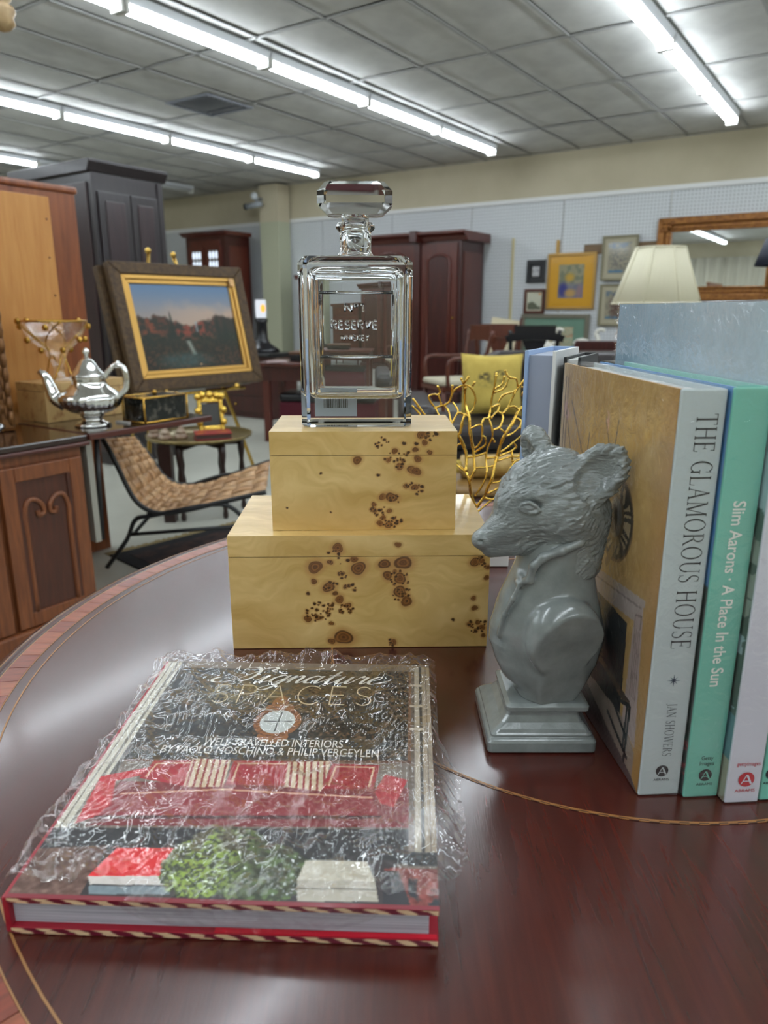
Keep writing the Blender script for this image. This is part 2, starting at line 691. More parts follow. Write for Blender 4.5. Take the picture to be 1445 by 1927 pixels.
# ================================================================== THE ROOM
RZ = -AZ
M_ceil = mat('ceiling_tile_white', (205, 204, 200), 0.9, 0, (188, 187, 184), 3.0, bump=0.35, bscale=90)
M_bar = mat('grid_bar_grey', (168, 168, 166), 0.6)
M_tan = mat('wall_tan', (196, 186, 160), 0.8, 0, (188, 178, 152), 2.0)
M_floor = mat('floor_vinyl', (186, 186, 174), 0.3, 0, (168, 167, 155), 1.6, lo=0.3, hi=0.75)
M_white = mat('white_paint', (226, 226, 224), 0.5)
M_curtain = mat('curtain_cream', (205, 200, 182), 0.9)


def pegboard():
    m, nt, b = _new('pegboard_white')
    b.inputs['Roughness'].default_value = 0.55
    tc = nt.nodes.new('ShaderNodeTexCoord')
    sep = nt.nodes.new('ShaderNodeSeparateXYZ')
    nt.links.new(tc.outputs['Object'], sep.inputs[0])

    def saw(sock):
        a = nt.nodes.new('ShaderNodeMath')
        a.operation = 'MULTIPLY'
        a.inputs[1].default_value = 1 / 0.0254 / 1.5
        f = nt.nodes.new('ShaderNodeMath')
        f.operation = 'FRACT'
        s = nt.nodes.new('ShaderNodeMath')
        s.operation = 'SUBTRACT'
        s.inputs[1].default_value = 0.5
        p = nt.nodes.new('ShaderNodeMath')
        p.operation = 'POWER'
        p.inputs[1].default_value = 2.0
        nt.links.new(sock, a.inputs[0])
        nt.links.new(a.outputs[0], f.inputs[0])
        nt.links.new(f.outputs[0], s.inputs[0])
        nt.links.new(s.outputs[0], p.inputs[0])
        return p.outputs[0]
    ad = nt.nodes.new('ShaderNodeMath')
    ad.operation = 'ADD'
    nt.links.new(saw(sep.outputs['X']), ad.inputs[0])
    nt.links.new(saw(sep.outputs['Z']), ad.inputs[1])
    lt = nt.nodes.new('ShaderNodeMath')
    lt.operation = 'LESS_THAN'
    lt.inputs[1].default_value = 0.028
    nt.links.new(ad.outputs[0], lt.inputs[0])
    mx = nt.nodes.new('ShaderNodeMix')
    mx.data_type = 'RGBA'
    mx.inputs[6].default_value = lin((205, 208, 210)) + (1,)
    mx.inputs[7].default_value = lin((120, 120, 120)) + (1,)
    nt.links.new(lt.outputs[0], mx.inputs[0])
    nt.links.new(mx.outputs[2], b.inputs['Base Color'])
    return m


M_peg = pegboard()
X0, X1, Y0 = -13.6, 6.0, -5.2

fl = MB().box(X0, X1, Y0, WALL + .2, -0.1, 0).build('floor', M_floor, rz=RZ)
tag(fl, 'pale grey vinyl floor of the showroom', kind='structure')
wb = MB().box(X0, X1, WALL, WALL + 0.15, 0, CEIL + .05).build('wall_back', M_tan, rz=RZ)
tag(wb, 'far showroom wall, tan above and white pegboard below', kind='structure')
x = X0 + 0.4
pane_mesh = None
while x < X1 - 1.2:
    mb = MB().box(0, 1.212, -0.012, 0, 0.1, 2.40)
    if pane_mesh is None:
        pane_mesh = mb.mesh('pegboard_panel', M_peg)
    link_mesh('pegboard_panel', pane_mesh, wb, (x, WALL - 0.001, 0))
    x += 1.22
t = MB().box(X0, X1, WALL - 0.035, WALL - 0.001, 2.401, 2.45).build('trim_1', M_white, rz=RZ)
tag(t, 'white rail between pegboard and tan wall', kind='structure')
t = MB().box(X0, X1, WALL - 0.025, WALL - 0.001, 0.0, 0.098).build('baseboard_back', M_white, rz=RZ)
tag(t, 'white baseboard under the pegboard', kind='structure')
M_sage = mat('sage_paint', (176, 178, 152), 0.7)
pb = MB().box(-8.06, -7.70, WALL - .30, WALL - .04, 0, 2.40, 0).box(-8.06, -7.70, WALL - .30, WALL - .04, 2.40, CEIL - .02, 1)
pb = pb.build('trim_2', [M_sage, M_tan], rz=RZ)
tag(pb, 'square pilaster, sage below and cream above', kind='structure')
# rear wall behind the viewer, hung with curtains
wr = MB().box(X0, X1, Y0 - .15, Y0, 0, CEIL + .05).build('wall_rear', M_tan, rz=RZ)
tag(wr, 'tan wall behind the viewpoint', kind='structure')
wl = MB().box(X0 - .15, X0, Y0, WALL, 0, CEIL + .05).build('wall_left', M_tan, rz=RZ)
tag(wl, 'tan side wall far to the left', kind='structure')
wr2 = MB().box(X1, X1 + .15, Y0, WALL, 0, CEIL + .05).build('wall_right', M_tan, rz=RZ)
tag(wr2, 'tan side wall far to the right', kind='structure')
rows = []
for zz in (0.05, 0.8, 1.6, 2.55):
    rows.append([(-9 + i * .05, Y0 + .12 + .05 * math.sin(i * 1.15) + .03 * math.sin(i * .37), zz) for i in range(220)])
cu = MB().sheet(rows).build('curtain', M_curtain, rz=RZ, solid=.004)
tag(cu, 'cream gathered curtain hanging behind the viewpoint', 'curtain')

# ---- ceiling
ce = MB().box(X0, X1, Y0, WALL + .2, CEIL + 0.03, CEIL + 0.12).build('ceiling', M_ceil, rz=RZ)
tag(ce, 'suspended ceiling of stained white tiles', kind='structure')
PX, PY = 0.59, 1.17
tile_me = None
rnd = random.Random(3)
for i in range(7):
    for j in range(25):
        y1 = 8.86 - i * PY
        x1 = -2.12 + 0.59 * 6 - j * PX
        if tile_me is None:
            rows = []
            for a in range(6):
                rows.append([(-PX / 2 + .01 + (PX - .02) * b / 5, -PY / 2 + .01 + (PY - .02) * a / 5,
                              -0.010 * math.sin(math.pi * a / 5) * math.sin(math.pi * b / 5)) for b in range(6)])
            mb = MB().sheet(rows, flip=True)
            tile_me = mb.mesh('ceiling_tile', M_ceil)
        if x1 - PX / 2 < X0 + .3:
            continue
        o = link_mesh('ceiling_tile', tile_me, ce, (x1 - PX / 2, y1 - PY / 2, CEIL + .012 + rnd.uniform(-.002, .002)))
        o.rotation_euler = (rnd.uniform(-.003, .003), rnd.uniform(-.006, .006), 0)
for i in range(8):
    MB().box(X0, X1, -.012, .012, CEIL - .004, CEIL + .002).build('grid_bar', M_bar, ce, loc=(0, 8.86 - i * PY, 0))
for j in range(26):
    x1 = -2.12 + 0.59 * 6 - j * PX
    if x1 > X0:
        MB().box(-.012, .012, 8.86 - 7 * PY, WALL, CEIL - .004, CEIL + .0015).build('grid_bar', M_bar, ce, loc=(x1, 0, 0))

# ---- fluorescent fixtures
M_tube = emission('tube_glow', (238, 248, 255), TUBE_POWER)
M_off = mat('tube_unlit', (225, 228, 228), 0.3)
M_house = mat('fixture_white', (205, 208, 212), 0.4)
M_sock = mat('socket_white', (220, 220, 214), 0.5)
house = MB().prism([(-.065, CEIL - .012), (.065, CEIL - .012), (.045, CEIL - .058), (-.045, CEIL - .058)], -.61, .61, 'y').mesh('housing', M_house)
tube = MB().tube([(0, -.585, 0), (0, .585, 0)], .017, 10).mesh('tube', M_tube)
tube0 = MB().tube([(0, -.585, 0), (0, .585, 0)], .017, 10).mesh('tube', M_off)
sock = MB().box(-.05, .05, -.012, .012, -.035, .03).mesh('socket', M_sock)
names = {-1.55: 'in the row nearest the upper right corner', -4.03: 'in the long row above the decanter',
         -6.57: 'in the row above the landscape painting', -8.97: 'in the farthest left row',
         0.95: 'in the row right of the camera', 3.4: 'in the row by the right side wall'}


def fixture(a, b, lab, grp, lit=True):
    t = thing('fluorescent_fixture', lab, 'ceiling light', R(a, b, 0), RZ, grp)
    link_mesh('housing', house, t)
    for s in (-1, 1):
        link_mesh('tube', tube if lit else tube0, t, (s * .028, 0, CEIL - .078))
        link_mesh('socket', sock, t, (0, s * .597, CEIL - .078))
    return t


ORD = ['farthest', 'second', 'third', 'fourth', 'fifth', 'sixth', 'seventh', 'eighth', 'ninth', 'tenth', 'eleventh']
for b, nm in names.items():
    for k in range(11):
        a = 8.10 - .615 - 1.23 * k
        if a < -4.4:
            continue
        lit = not (b == -8.97 and a > 5.7)
        if not lit:
            fixture(a, b, ('far' if k == 0 else 'near') + ' one of two unlit white fixtures right of the dark wardrobe', 'unlit fixtures past the wardrobe', False)
        else:
            fixture(a, b, ORD[k] + ' lit strip light from the far wall ' + nm, 'fluorescent strips ' + nm)

# ---- ceiling vent and security camera
M_vent = mat('vent_grey', (138, 142, 152), 0.5)
v = thing('ceiling_vent', 'grey square air register set in the ceiling', 'vent', R(5.17, -5.42, CEIL - .006), RZ)
MB().box(-.27, .27, -.28, -.25, -.008, .004).box(-.27, .27, .25, .28, -.008, .004).box(-.27, -.24, -.25, .25, -.008, .004).box(.24, .27, -.25, .25, -.008, .004).build('frame', M_vent, v)
for k in range(9):
    MB().box(-.24, .24, -.02, .02, -.002, .002, M=Matrix.Rotation(.5, 4, 'X')).build('slat', M_vent, v, loc=(0, -.22 + k * .055, -.002))
MB().box(-.24, .24, -.25, .25, .018, .02).build('backing', mat('vent_dark', (70, 74, 84), .7), v)

p = R(WALL - .42, -8.0, 2.66)
v = thing('security_camera', 'grey dome and bullet security camera on the cream pilaster top', 'camera', p, RZ)
M_cam = mat('camera_grey', (150, 155, 160), .35)
MB().tube([(0, .12, .06), (0, 0, .06), (0, 0, 0)], .018, 8).build('bracket', M_cam, v)
MB().tube([(-.16, -.05, -.05), (.1, .0, -.02)], .04, 12).build('body', M_cam, v)
MB().ball((-.02, -.02, .09), .055, 12).build('dome', mat('dome_clear', (200, 205, 208), .1), v)
MB().tube([(-.185, -.055, -.053), (-.155, -.05, -.05)], .044, 12).build('lens', mat('lens_black', (20, 20, 22), .2), v)

# carved finial hanging at the top-left corner
p = on_y(2, 22, 2.3)
v = thing('pendant_finial', 'carved pale wooden finial hanging at the top left corner', 'ornament', (p.x, p.y, p.z), 0)
MB().lathe([(.0, -.05), (.018, -.045), (.034, -.03), (.03, -.015), (.038, 0), (.034, .012), (.02, .02), (.03, .03), (.012, .045), (.0, .05)], 20).build('turned_body', wood('pale_carved', (186, 158, 116), (150, 120, 80)), v)
MB().tube([(0, 0, .045), (0, 0, CEIL - .003 - p.z)], .003, 6).build('cord', mat('cord_grey', (120, 110, 95), .8), v)

# ================================================================== ROUND TABLE
TC = (0.25, 0.775)
M_mah = mat('mahogany_top', (82, 33, 24), 0.25, 0, (58, 24, 19), 7.0, (16, 1.2, 1), 0.05, 60, 0.35, 6.0, 0.25, 0.75, distort=.5)
M_rim = wood('mahogany_rim', (78, 40, 32), (60, 30, 25), 0, 4, .3)
M_str = mat('string_inlay', (150, 104, 58), .35)
M_x = [wood('crossband_' + str(i), c, tuple(int(q * .8) for q in c), 0, 30, .3, ratio=6) for i, c in enumerate([(150, 74, 48), (136, 62, 42), (160, 84, 54)])]
tb = thing('round_table', 'round mahogany table with inlaid banding carrying the books and boxes', 'table', (TC[0], TC[1], 0), 0)


def ring(r0, r1, z, n=160, m=None, name='inlay_line', thick=.0004):
    vs, fs = [], []
    for i in range(n):
        a = 2 * math.pi * i / n
        c, s = math.cos(a), math.sin(a)
        vs += [(r0 * c, r0 * s, z), (r1 * c, r1 * s, z)]
    for i in range(n):
        j = (i + 1) % n
        fs.append((2 * i, 2 * i + 1, 2 * j + 1, 2 * j))
    return MB().add(vs, fs).build(name, m, tb)


MB().prism([(.67 * math.cos(2 * math.pi * i / 160), .67 * math.sin(2 * math.pi * i / 160)) for i in range(160)], TOP - .022, TOP - .0006).build('top', M_mah, tb)
MB().lathe([(.6685, TOP - .03), (.688, TOP - .026), (.692, TOP - .016), (.690, TOP - .008), (.684, TOP - .003), (.678, TOP - .0007), (.6685, TOP - .0006), (.6685, TOP - .03)], 160, cap=False).build('moulded_edge', M_rim, tb)
for a, b in ((.6302, .6318), (.6425, .6437), (.6652, .6664), (.6755, .6767)):
    ring(a, b, TOP - .0002, m=M_str)
NSEG = 132
seg_me = []
for m in M_x:
    a = math.pi / NSEG * .97
    pts = [(r * math.cos(t), r * math.sin(t)) for r, ts in ((.6439, (-a, 0, a)), (.665, (a, 0, -a))) for t in ts]
    seg_me.append(MB().prism(pts, TOP - .0006, TOP - .0001).mesh('crossband_piece', m))
rnd = random.Random(8)
for i in range(NSEG):
    o = link_mesh('crossband_piece', seg_me[rnd.randrange(3)], tb)
    o.rotation_euler = (0, 0, 2 * math.pi * i / NSEG)
# chequered string in the middle of the top
M_dk = mat('string_dark', (52, 26, 20), .35)
mb = MB()
n = 260
for lane, (r0, r1) in enumerate(((.3095, .3107), (.3107, .3119), (.3119, .3131))):
    for i in range(n):
        a0, a1 = 2 * math.pi * i / n, 2 * math.pi * (i + 1) / n
        mb.add([(r * math.cos(t), r * math.sin(t), TOP - .0002) for r, t in ((r0, a0), (r1, a0), (r1, a1), (r0, a1))], [(0, 1, 2, 3)], (i + lane) % 2 if lane != 0 else 0)
mb.build('chequered_string', [M_str, M_dk], tb, loc=(0, .012, 0))
MB().lathe([(.30, .66), (.6, .68), (.62, .737), (.60, .7375)], 64, cap=False).build('apron', M_rim, tb)
MB().lathe([(.10, .20), (.13, .24), (.07, .30), (.06, .45), (.11, .55), (.08, .62), (.16, .66)], 40).build('pedestal', M_rim, tb)
for k in range(4):
    a = k * math.pi / 2 + .5
    c, s = math.cos(a), math.sin(a)
    MB().tube(catmull([(0.06 * c, .06 * s, .28), (.25 * c, .25 * s, .27), (.42 * c, .42 * s, .1), (.52 * c, .52 * s, .03)]), .03, 8).build('leg', M_rim, tb)

# ================================================================== BURL BOXES
M_burl = vcol('burl_veneer', .32, .25, .03)
M_gap = mat('lid_gap', (70, 50, 28), .8)


def burl(U, V, knots, dots, seed, aspect):
    """U along, V up, metres"""
    s = seed * 2.3
    wx = fbm(U * 14 + s, V * 14, seed) - .5
    wy = fbm(U * 14 + 9 + s, V * 14 + 4, seed + 3) - .5
    g = fbm((U + wx * .06) * 12 + s, (V + wy * .05) * 46, seed + 5)
    g2 = fbm((U + wx * .12) * 30, (V + wy * .1) * 160, seed + 11)
    base = np.array([214, 180, 112.0])
    I = base + (g[..., None] - .5) * np.array([46, 52, 60.0]) + (g2[..., None] - .5) * np.array([22, 26, 30.0])
    warm = np.clip(fbm(U * 9 + 4 + s, V * 9, seed + 20) * 2.2 - 1.0, 0, 1)[..., None]
    I = I * (1 - warm * .35) + np.array([196, 150, 82.0]) * warm * .35
    allk = list(knots)
    rr = random.Random(seed)
    for cx, cy, rad, n in dots:
        for _ in range(n):
            a, q = rr.random() * 6.28, rad * math.sqrt(rr.random())
            allk.append((cx + q * math.cos(a), cy + q * math.sin(a) * .8, rr.uniform(.0007, .0019)))
    for cx, cy, r in allk:
        R_ = r * 3.2
        ys, xs = np.where((abs(U - cx) < R_) & (abs(V - cy) < R_))
        if len(ys) == 0:
            continue
        u, v = U[ys, xs], V[ys, xs]
        an = np.arctan2(v - cy, u - cx)
        wob = 1 + .10 * np.sin(an * 2 + cx * 900) + .06 * np.sin(an * 3 + cy * 700)
        d = np.hypot(u - cx, (v - cy) * 1.15) / (r * wob)
        col = I[ys, xs]
        halo = np.clip(1 - abs(d - 1.2) / .9, 0, 1)[..., None] * .55
        col = col * (1 - halo) + np.array([178, 126, 66.0]) * halo
        ins = np.clip((1.05 - d) / .12, 0, 1)[..., None]
        rings = .5 + .5 * np.sin(d * (14 if r > .003 else 5) + cx * 300)
        kc = np.array([150, 98, 46.0]) * (1 - rings[..., None] * .3)
        core = np.clip(1 - d / .45, 0, 1)[..., None]
        kc = kc * (1 - core * .6) + np.array([70, 38, 18.0]) * core * .6
        if r < .0025:
            kc = kc * .55
        col = col * (1 - ins) + kc * ins
        edge = np.clip(1 - abs(d - 1) / .16, 0, 1)[..., None] * .8
        col = col * (1 - edge) + np.array([72, 44, 22.0]) * edge
        I[ys, xs] = col
    return I


def burl_face(name, W, Hh, x0, z0, knots, dots, seed, parent, M, res=1500):
    nx, ny = max(8, int(W * res)), max(4, int(Hh * res))
    U, V = np.meshgrid(np.linspace(x0, x0 + W, nx), np.linspace(z0, z0 + Hh, ny))
    I = burl(U, V, knots, dots, seed, 1)
    P = np.stack([U - x0, V - z0, np.zeros_like(U)], -1)
    A = np.array(M)
    P = P @ A[:3, :3].T + A[:3, 3]
    return P, I


def burl_part(name, w, d, z0, z1, knots, dots, seed, parent, topface):
    """one closed box shell whose six faces are painted veneer"""
    Vs, Qs, Cs, off = [], [], [], 0
    h = z1 - z0
    I4 = lambda ax, ay, o: Matrix(((ax[0], ay[0], 0, o[0]), (ax[1], ay[1], 0, o[1]), (ax[2], ay[2], 0, o[2]), (0, 0, 0, 1)))
    faces = [(w, h, I4((1, 0, 0), (0, 0, 1), (0, 0, z0)), 0, z0, knots, dots, seed, 1600),
             (w, h, I4((-1, 0, 0), (0, 0, 1), (w, d, z0)), 3, z0, [], [(3.1, .06, .02, 12)], seed + 40, 300),
             (d, h, I4((0, 1, 0), (0, 0, 1), (w, 0, z0)), 1, z0, [(1.05, .06, .004), (1.1, .03, .003)], [(1.07, .04, .02, 12)], seed + 41, 500),
             (d, h, I4((0, -1, 0), (0, 0, 1), (0, d, z0)), 2, z0, [], [(2.07, .04, .02, 12)], seed + 42, 500)]
    if topface is not None:
        faces.append((w, d, I4((1, 0, 0), (0, 1, 0), (0, 0, z1)), 5, 0, topface[0], topface[1], seed + 60, 1000))
    faces.append((w, d, I4((-1, 0, 0), (0, 1, 0), (w, 0, z0)), 7, 0, [], [], seed + 61, 100))
    if topface is None:
        faces.append((w, d, I4((1, 0, 0), (0, 1, 0), (0, 0, z1)), 5, 0, [], [], seed + 62, 100))
    for W, Hh, M, x0, y0, kn, dt, sd, res in faces:
        P, I = burl_face(name, W, Hh, x0, y0, kn, dt, sd, parent, M, res)
        hh, ww = P.shape[:2]
        idx = np.arange(hh * ww).reshape(hh, ww) + off
        Qs.append(np.stack([idx[:-1, :-1], idx[:-1, 1:], idx[1:, 1:], idx[1:, :-1]], -1).reshape(-1, 4))
        Vs.append(P.reshape(-1, 3))
        Cs.append(I.reshape(-1, 3))
        off += hh * ww
    return raw_mesh(name, np.concatenate(Vs), np.concatenate(Qs), M_burl, parent, np.concatenate(Cs), False)


def kconv(lst, x0, x1, yb, yt, w, h):
    return [((x - x0) / (x1 - x0) * w, (yb - y) / (yb - yt) * h, r / (x1 - x0) * w) for x, y, r in lst]


LW, LD, LH, LS = .2955, .186, .137, .112
k1 = kconv([(498, 793, 32), (705, 800, 33), (608, 703, 24), (628, 1138, 40), (570, 1158, 16), (560, 890, 26), (612, 950, 20), (685, 758, 16),
            (920, 775, 36), (830, 780, 25), (880, 817, 11), (845, 835, 22), (905, 850, 28), (905, 915, 30), (938, 962, 26), (1265, 775, 22),
            (1300, 770, 12), (1330, 800, 12), (1325, 850, 13), (1265, 950, 12), (1272, 998, 14), (1250, 1080, 12), (1290, 1070, 12),
            (1312, 1095, 14), (1320, 1135, 11), (1168, 1055, 8), (875, 1165, 15), (490, 862, 14), (570, 770, 13), (460, 920, 9), (895, 690, 14),
            (507, 1040, 14), (455, 1045, 17), (640, 890, 10), (652, 980, 15), (592, 920, 12), (570, 1068, 11), (655, 762, 9)], 85, 1338, 1190, 645, LW, LH)
c1 = lambda x, y, r, n: ((x - 85) / 1253 * LW, (1190 - y) / 545 * LH, r / 1253 * LW, n)
d1 = [c1(505, 1010, 62, 30), c1(645, 1000, 42, 18), c1(570, 990, 30, 10), c1(625, 830, 24, 10), c1(665, 895, 28, 9), c1(600, 740, 60, 10),
      c1(905, 845, 55, 14), c1(915, 930, 50, 16), c1(1290, 1085, 50, 18), c1(1290, 775, 40, 12), c1(870, 1165, 25, 6), c1(570, 885, 40, 8)]
tk = [(.03, .13, .004), (.05, .155, .003), (.24, .02, .003), (.15, .008, .003)]
td = [(.04, .13, .05, 40), (.02, .09, .03, 14), (.27, .15, .03, 16), (.16, .006, .05, 18), (.22, .008, .03, 12)]
rb = math.radians(1.3)
bx = thing('burl_box', 'large pale burl wood box with hinged lid, lower of the two stacked', 'box', (-.1752, .7750, TOP + .0002), rb)
burl_part('body', LW, LD, 0, LS - .0004, k1, d1, 3, bx, None)
burl_part('lid', LW, LD, LS + .0004, LH, k1, d1, 3, bx, (tk, td))
MB().box(.002, LW - .002, .002, LD - .002, LS - .003, LS + .003).build('lid_gap', M_gap, bx)

SW, SD, SH, SS = .2085, .130, .1136, .0868
k2 = kconv([(698, 280, 20), (880, 238, 14), (850, 280, 12), (905, 310, 17), (962, 325, 20), (988, 333, 20), (992, 275, 17), (1010, 165, 20), (1025, 200, 14),
            (1080, 160, 10), (985, 205, 9), (980, 232, 13), (1050, 245, 12), (935, 402, 12), (980, 408, 16), (1015, 405, 9), (822, 452, 17), (865, 455, 25),
            (778, 488, 11), (778, 516, 14), (855, 520, 12), (823, 553, 13), (808, 580, 15), (850, 588, 17), (890, 580, 10), (800, 350, 8), (520, 340, 6), (565, 525, 5), (350, 503, 5), (925, 203, 9)],
           275, 1183, 612, 148, SW, SH)
c2 = lambda x, y, r, n: ((x - 275) / 908 * SW, (612 - y) / 464 * SH, r / 908 * SW, n)
d2 = [c2(905, 275, 75, 22), c2(810, 195, 40, 10), c2(1040, 165, 45, 14), c2(800, 515, 38, 14), c2(860, 565, 55, 20), c2(975, 405, 50, 10), c2(880, 465, 30, 8)]
sb = thing('burl_box', 'smaller pale burl wood box carrying the glass decanter', 'box', (-.1270, .7960, TOP + LH + .0005), rb)
burl_part('body', SW, SD, 0, SS - .0003, k2, d2, 9, sb, None)
burl_part('lid', SW, SD, SS + .0003, SH, k2, d2, 9, sb, ([(.18, .03, .003)], [(.05, .1, .03, 6)]))
MB().box(.002, SW - .002, .002, SD - .002, SS - .003, SS + .003).build('lid_gap', M_gap, sb)

# ================================================================== DECANTER
M_glass = glass('clear_glass')
ZB = TOP + LH + SH + .0012
dc = thing('decanter', 'clear square glass decanter with faceted stopper and raised reserve whiskey lettering', 'decanter', (-.0312, .8245, ZB), math.radians(.8))
DW, DD, DH = .0625, .070, .1850     # half width, depth, height


def chamf(hw, d0, d1, c):
    return [(-hw + c, d0), (hw - c, d0), (hw, d0 + c), (hw, d1 - c), (hw - c, d1), (-hw + c, d1), (-hw, d1 - c), (-hw, d0 + c)]


def loft(secs, flip=False, cap=True, smooth=False):
    n = len(secs[0][0])
    vs, fs = [], []
    for poly, z in secs:
        vs += [(a, b, z) for a, b in poly]
    for i in range(len(secs) - 1):
        for k in range(n):
            fs.append((i * n + k, i * n + (k + 1) % n, (i + 1) * n + (k + 1) % n, (i + 1) * n + k))
    if cap:
        fs.append(tuple(range(n))[::-1])
        fs.append(tuple((len(secs) - 1) * n + k for k in range(n)))
    if flip:
        fs = [f[::-1] for f in fs]
    return MB().add(vs, fs, 0, smooth)


def rrect(hw, y0, y1, r, n=6):
    out = []
    for cx, cy, a0 in ((hw - r, y0 + r, -90), (hw - r, y1 - r, 0), (-hw + r, y1 - r, 90), (-hw + r, y0 + r, 180)):
        for k in range(n + 1):
            a = math.radians(a0 + 90 * k / n)
            out.append((cx + r * math.cos(a), cy + r * math.sin(a)))
    return out


outer = loft([(chamf(DW - .0025, .0025, DD - .0025, .006), 0), (chamf(DW, 0, DD, .0065), .0025), (chamf(DW, 0, DD, .0065), DH - .007),
              (chamf(DW - .0065, .006, DD - .006, .006), DH)])
inner = []
for k in range(7):
    a = k / 6 * math.pi / 2
    q = .008 * (1 - math.sin(a))
    inner.append((rrect(DW - .0085 - q, .0075 + q, DD - .0075 - q, .014), .031 + .008 * (1 - math.cos(a))))
for k in range(7):
    a = k / 6 * math.pi / 2
    q = .012 * (1 - math.cos(a))
    inner.append((rrect(DW - .0085 - q, .0075 + q, DD - .0075 - q, .014), DH - .022 + .012 * math.sin(a)))
cav = loft(inner, flip=True, smooth=True)
outer.add(cav.v, cav.f, 0, True)
ob = outer.build('body', M_glass, dc)
NY = DD / 2
MB().lathe([(.0115, DH + .0004), (.0205, DH + .0004), (.0195, DH + .003), (.0175, DH + .006), (.0175, DH + .026), (.0195, DH + .028), (.0215, DH + .030), (.0215, DH + .033),
            (.019, DH + .036), (.0125, DH + .036), (.0105, DH + .03), (.0105, DH + .006), (.0115, DH + .0004)], 40, (0, NY, 0), cap=False).build('neck', M_glass, dc)
# faceted stopper
sh = DH + .0435


def octo(hw, hd, c):
    return chamf(hw, NY - hd, NY + hd, c)


st = loft([(octo(.030, .018, .006), sh), (octo(.0405, .0265, .008), sh + .010), (octo(.0405, .0265, .008), sh + .0225), (octo(.032, .0195, .006), sh + .0325)])
so = st.build('stopper', M_glass, dc)
MB().lathe([(.0095, DH + .008), (.0102, DH + .030), (.0118, DH + .0366), (.0150, DH + .038), (.0150, sh - .0003)], 32, (0, NY, 0)).build('stopper_plug', M_glass, so)


arc = lambda cx, cy, rx, ry, a0, a1, n=8: [(cx + rx * math.cos(math.radians(a0 + (a1 - a0) * i / n)), cy + ry * math.sin(math.radians(a0 + (a1 - a0) * i / n))) for i in range(n + 1)]
GL = {'N': (.75, [[(0, 0), (0, 1), (.7, 0), (.7, 1)]]), 'o': (.4, [arc(.17, .8, .15, .18, 0, 360, 10)]), '1': (.35, [[(0, .8), (.25, 1), (.25, 0)]]),
      'R': (.62, [[(0, 0), (0, 1)] + arc(.25, .75, .3, .25, 90, -90) + [(0, .5)], [(.25, .5), (.58, 0)]]), 'E': (.55, [[(.5, 1), (0, 1), (0, 0), (.5, 0)], [(0, .52), (.42, .52)]]),
      'S': (.58, [arc(.27, .75, .25, .25, 40, 270, 8) + arc(.27, .25, .27, .25, 90, -140, 8)]), 'V': (.7, [[(0, 1), (.33, 0), (.66, 1)]]),
      'W': (1.0, [[(0, 1), (.24, 0), (.48, 1), (.72, 0), (.96, 1)]]), 'H': (.68, [[(0, 0), (0, 1)], [(.62, 0), (.62, 1)], [(0, .52), (.62, .52)]]), 'I': (.1, [[(.03, 0), (.03, 1)]]),
      'K': (.62, [[(0, 0), (0, 1)], [(.55, 1), (0, .42)], [(.18, .6), (.58, 0)]]), 'Y': (.64, [[(0, 1), (.31, .5), (.62, 1)], [(.31, .5), (.31, 0)]])}


def rods(word, cx, z, h, width, r):
    tot = sum(GL[c][0] for c in word) + .24 * (len(word) - 1)
    kx = width / tot
    x_ = cx - width / 2
    mb = MB()
    for c in word:
        for st in GL[c][1]:
            pts = [(x_ + a * kx, -r * .8 - .0001, z + b * h) for a, b in st]
            dense = []
            for a, b in zip(pts[:-1], pts[1:]):
                dense += [Vector(a), Vector(a).lerp(Vector(b), .94)]
            mb.tube(dense + [Vector(pts[-1])], r, 8, flat=1.0)
        x_ += (GL[c][0] + .24) * kx
    mb.build('embossed_lettering', M_glass, dc)


rods('No1', -.001, 1.1385 - ZB, .0085, .021, .0012)
rods('RESERVE', -.001, 1.1205 - ZB, .0085, .050, .0012)
rods('WHISKEY', -.001, 1.1080 - ZB, .0056, .031, .0008)
for z in (1.1585 - ZB, 1.0905 - ZB):
    MB().tube([(-.039, -.0017, z), (.0415, -.0017, z)], .0016, 8).build('embossed_line', M_glass, dc)
for xx in (-.0385, .041):
    MB().tube([(xx, -.0012, 1.0925 - ZB), (xx, -.0012, 1.1565 - ZB)], .0010, 8).build('embossed_line', M_glass, dc)
M_tag = mat('sticker_white', (205, 216, 226), .5)
stk = MB().box(-.0505, -.0005, DD + .0002, DD + .0006, .006, .034).build('price_sticker', M_tag, dc)
M_blk = mat('print_black', (40, 40, 44), .5)
mb = MB()
rnd = random.Random(2)
xx = -.04
while xx < -.012:
    w = rnd.choice((.0003, .0006, .001))
    mb.box(xx, xx + w, DD + .00005, DD + .0002, .016, .027)
    xx += w + rnd.choice((.0004, .0008))
mb.build('barcode', M_blk, stk)

# ================================================================== THE BOOK LYING IN FRONT
M_print = vcol('printed_cover', .35, .25)
M_ink_w = mat('ink_white', (238, 236, 228), .4)
M_ink_c = mat('ink_cream', (206, 188, 150), .4)
M_ink_k = mat('ink_black', (44, 46, 50), .5)
M_redcloth = mat('crimson_case', (150, 22, 40), .45)
M_page = mat('page_edges', (190, 188, 196), .7, 0, (150, 148, 158), 6, (1, 1, 260), lo=.4, hi=.6)
M_film = film('shrink_film', .03, .42, .055, .03, 25)
SWD, SDP, STH = .270, .318, .027
sbk = thing('coffee_table_book', 'large interiors book lying flat in loose clear shrink wrap, red sofa on cover', 'book', (-.236, .373, TOP + .0003), math.radians(-2.2))


def chev(x, seed):
    return None


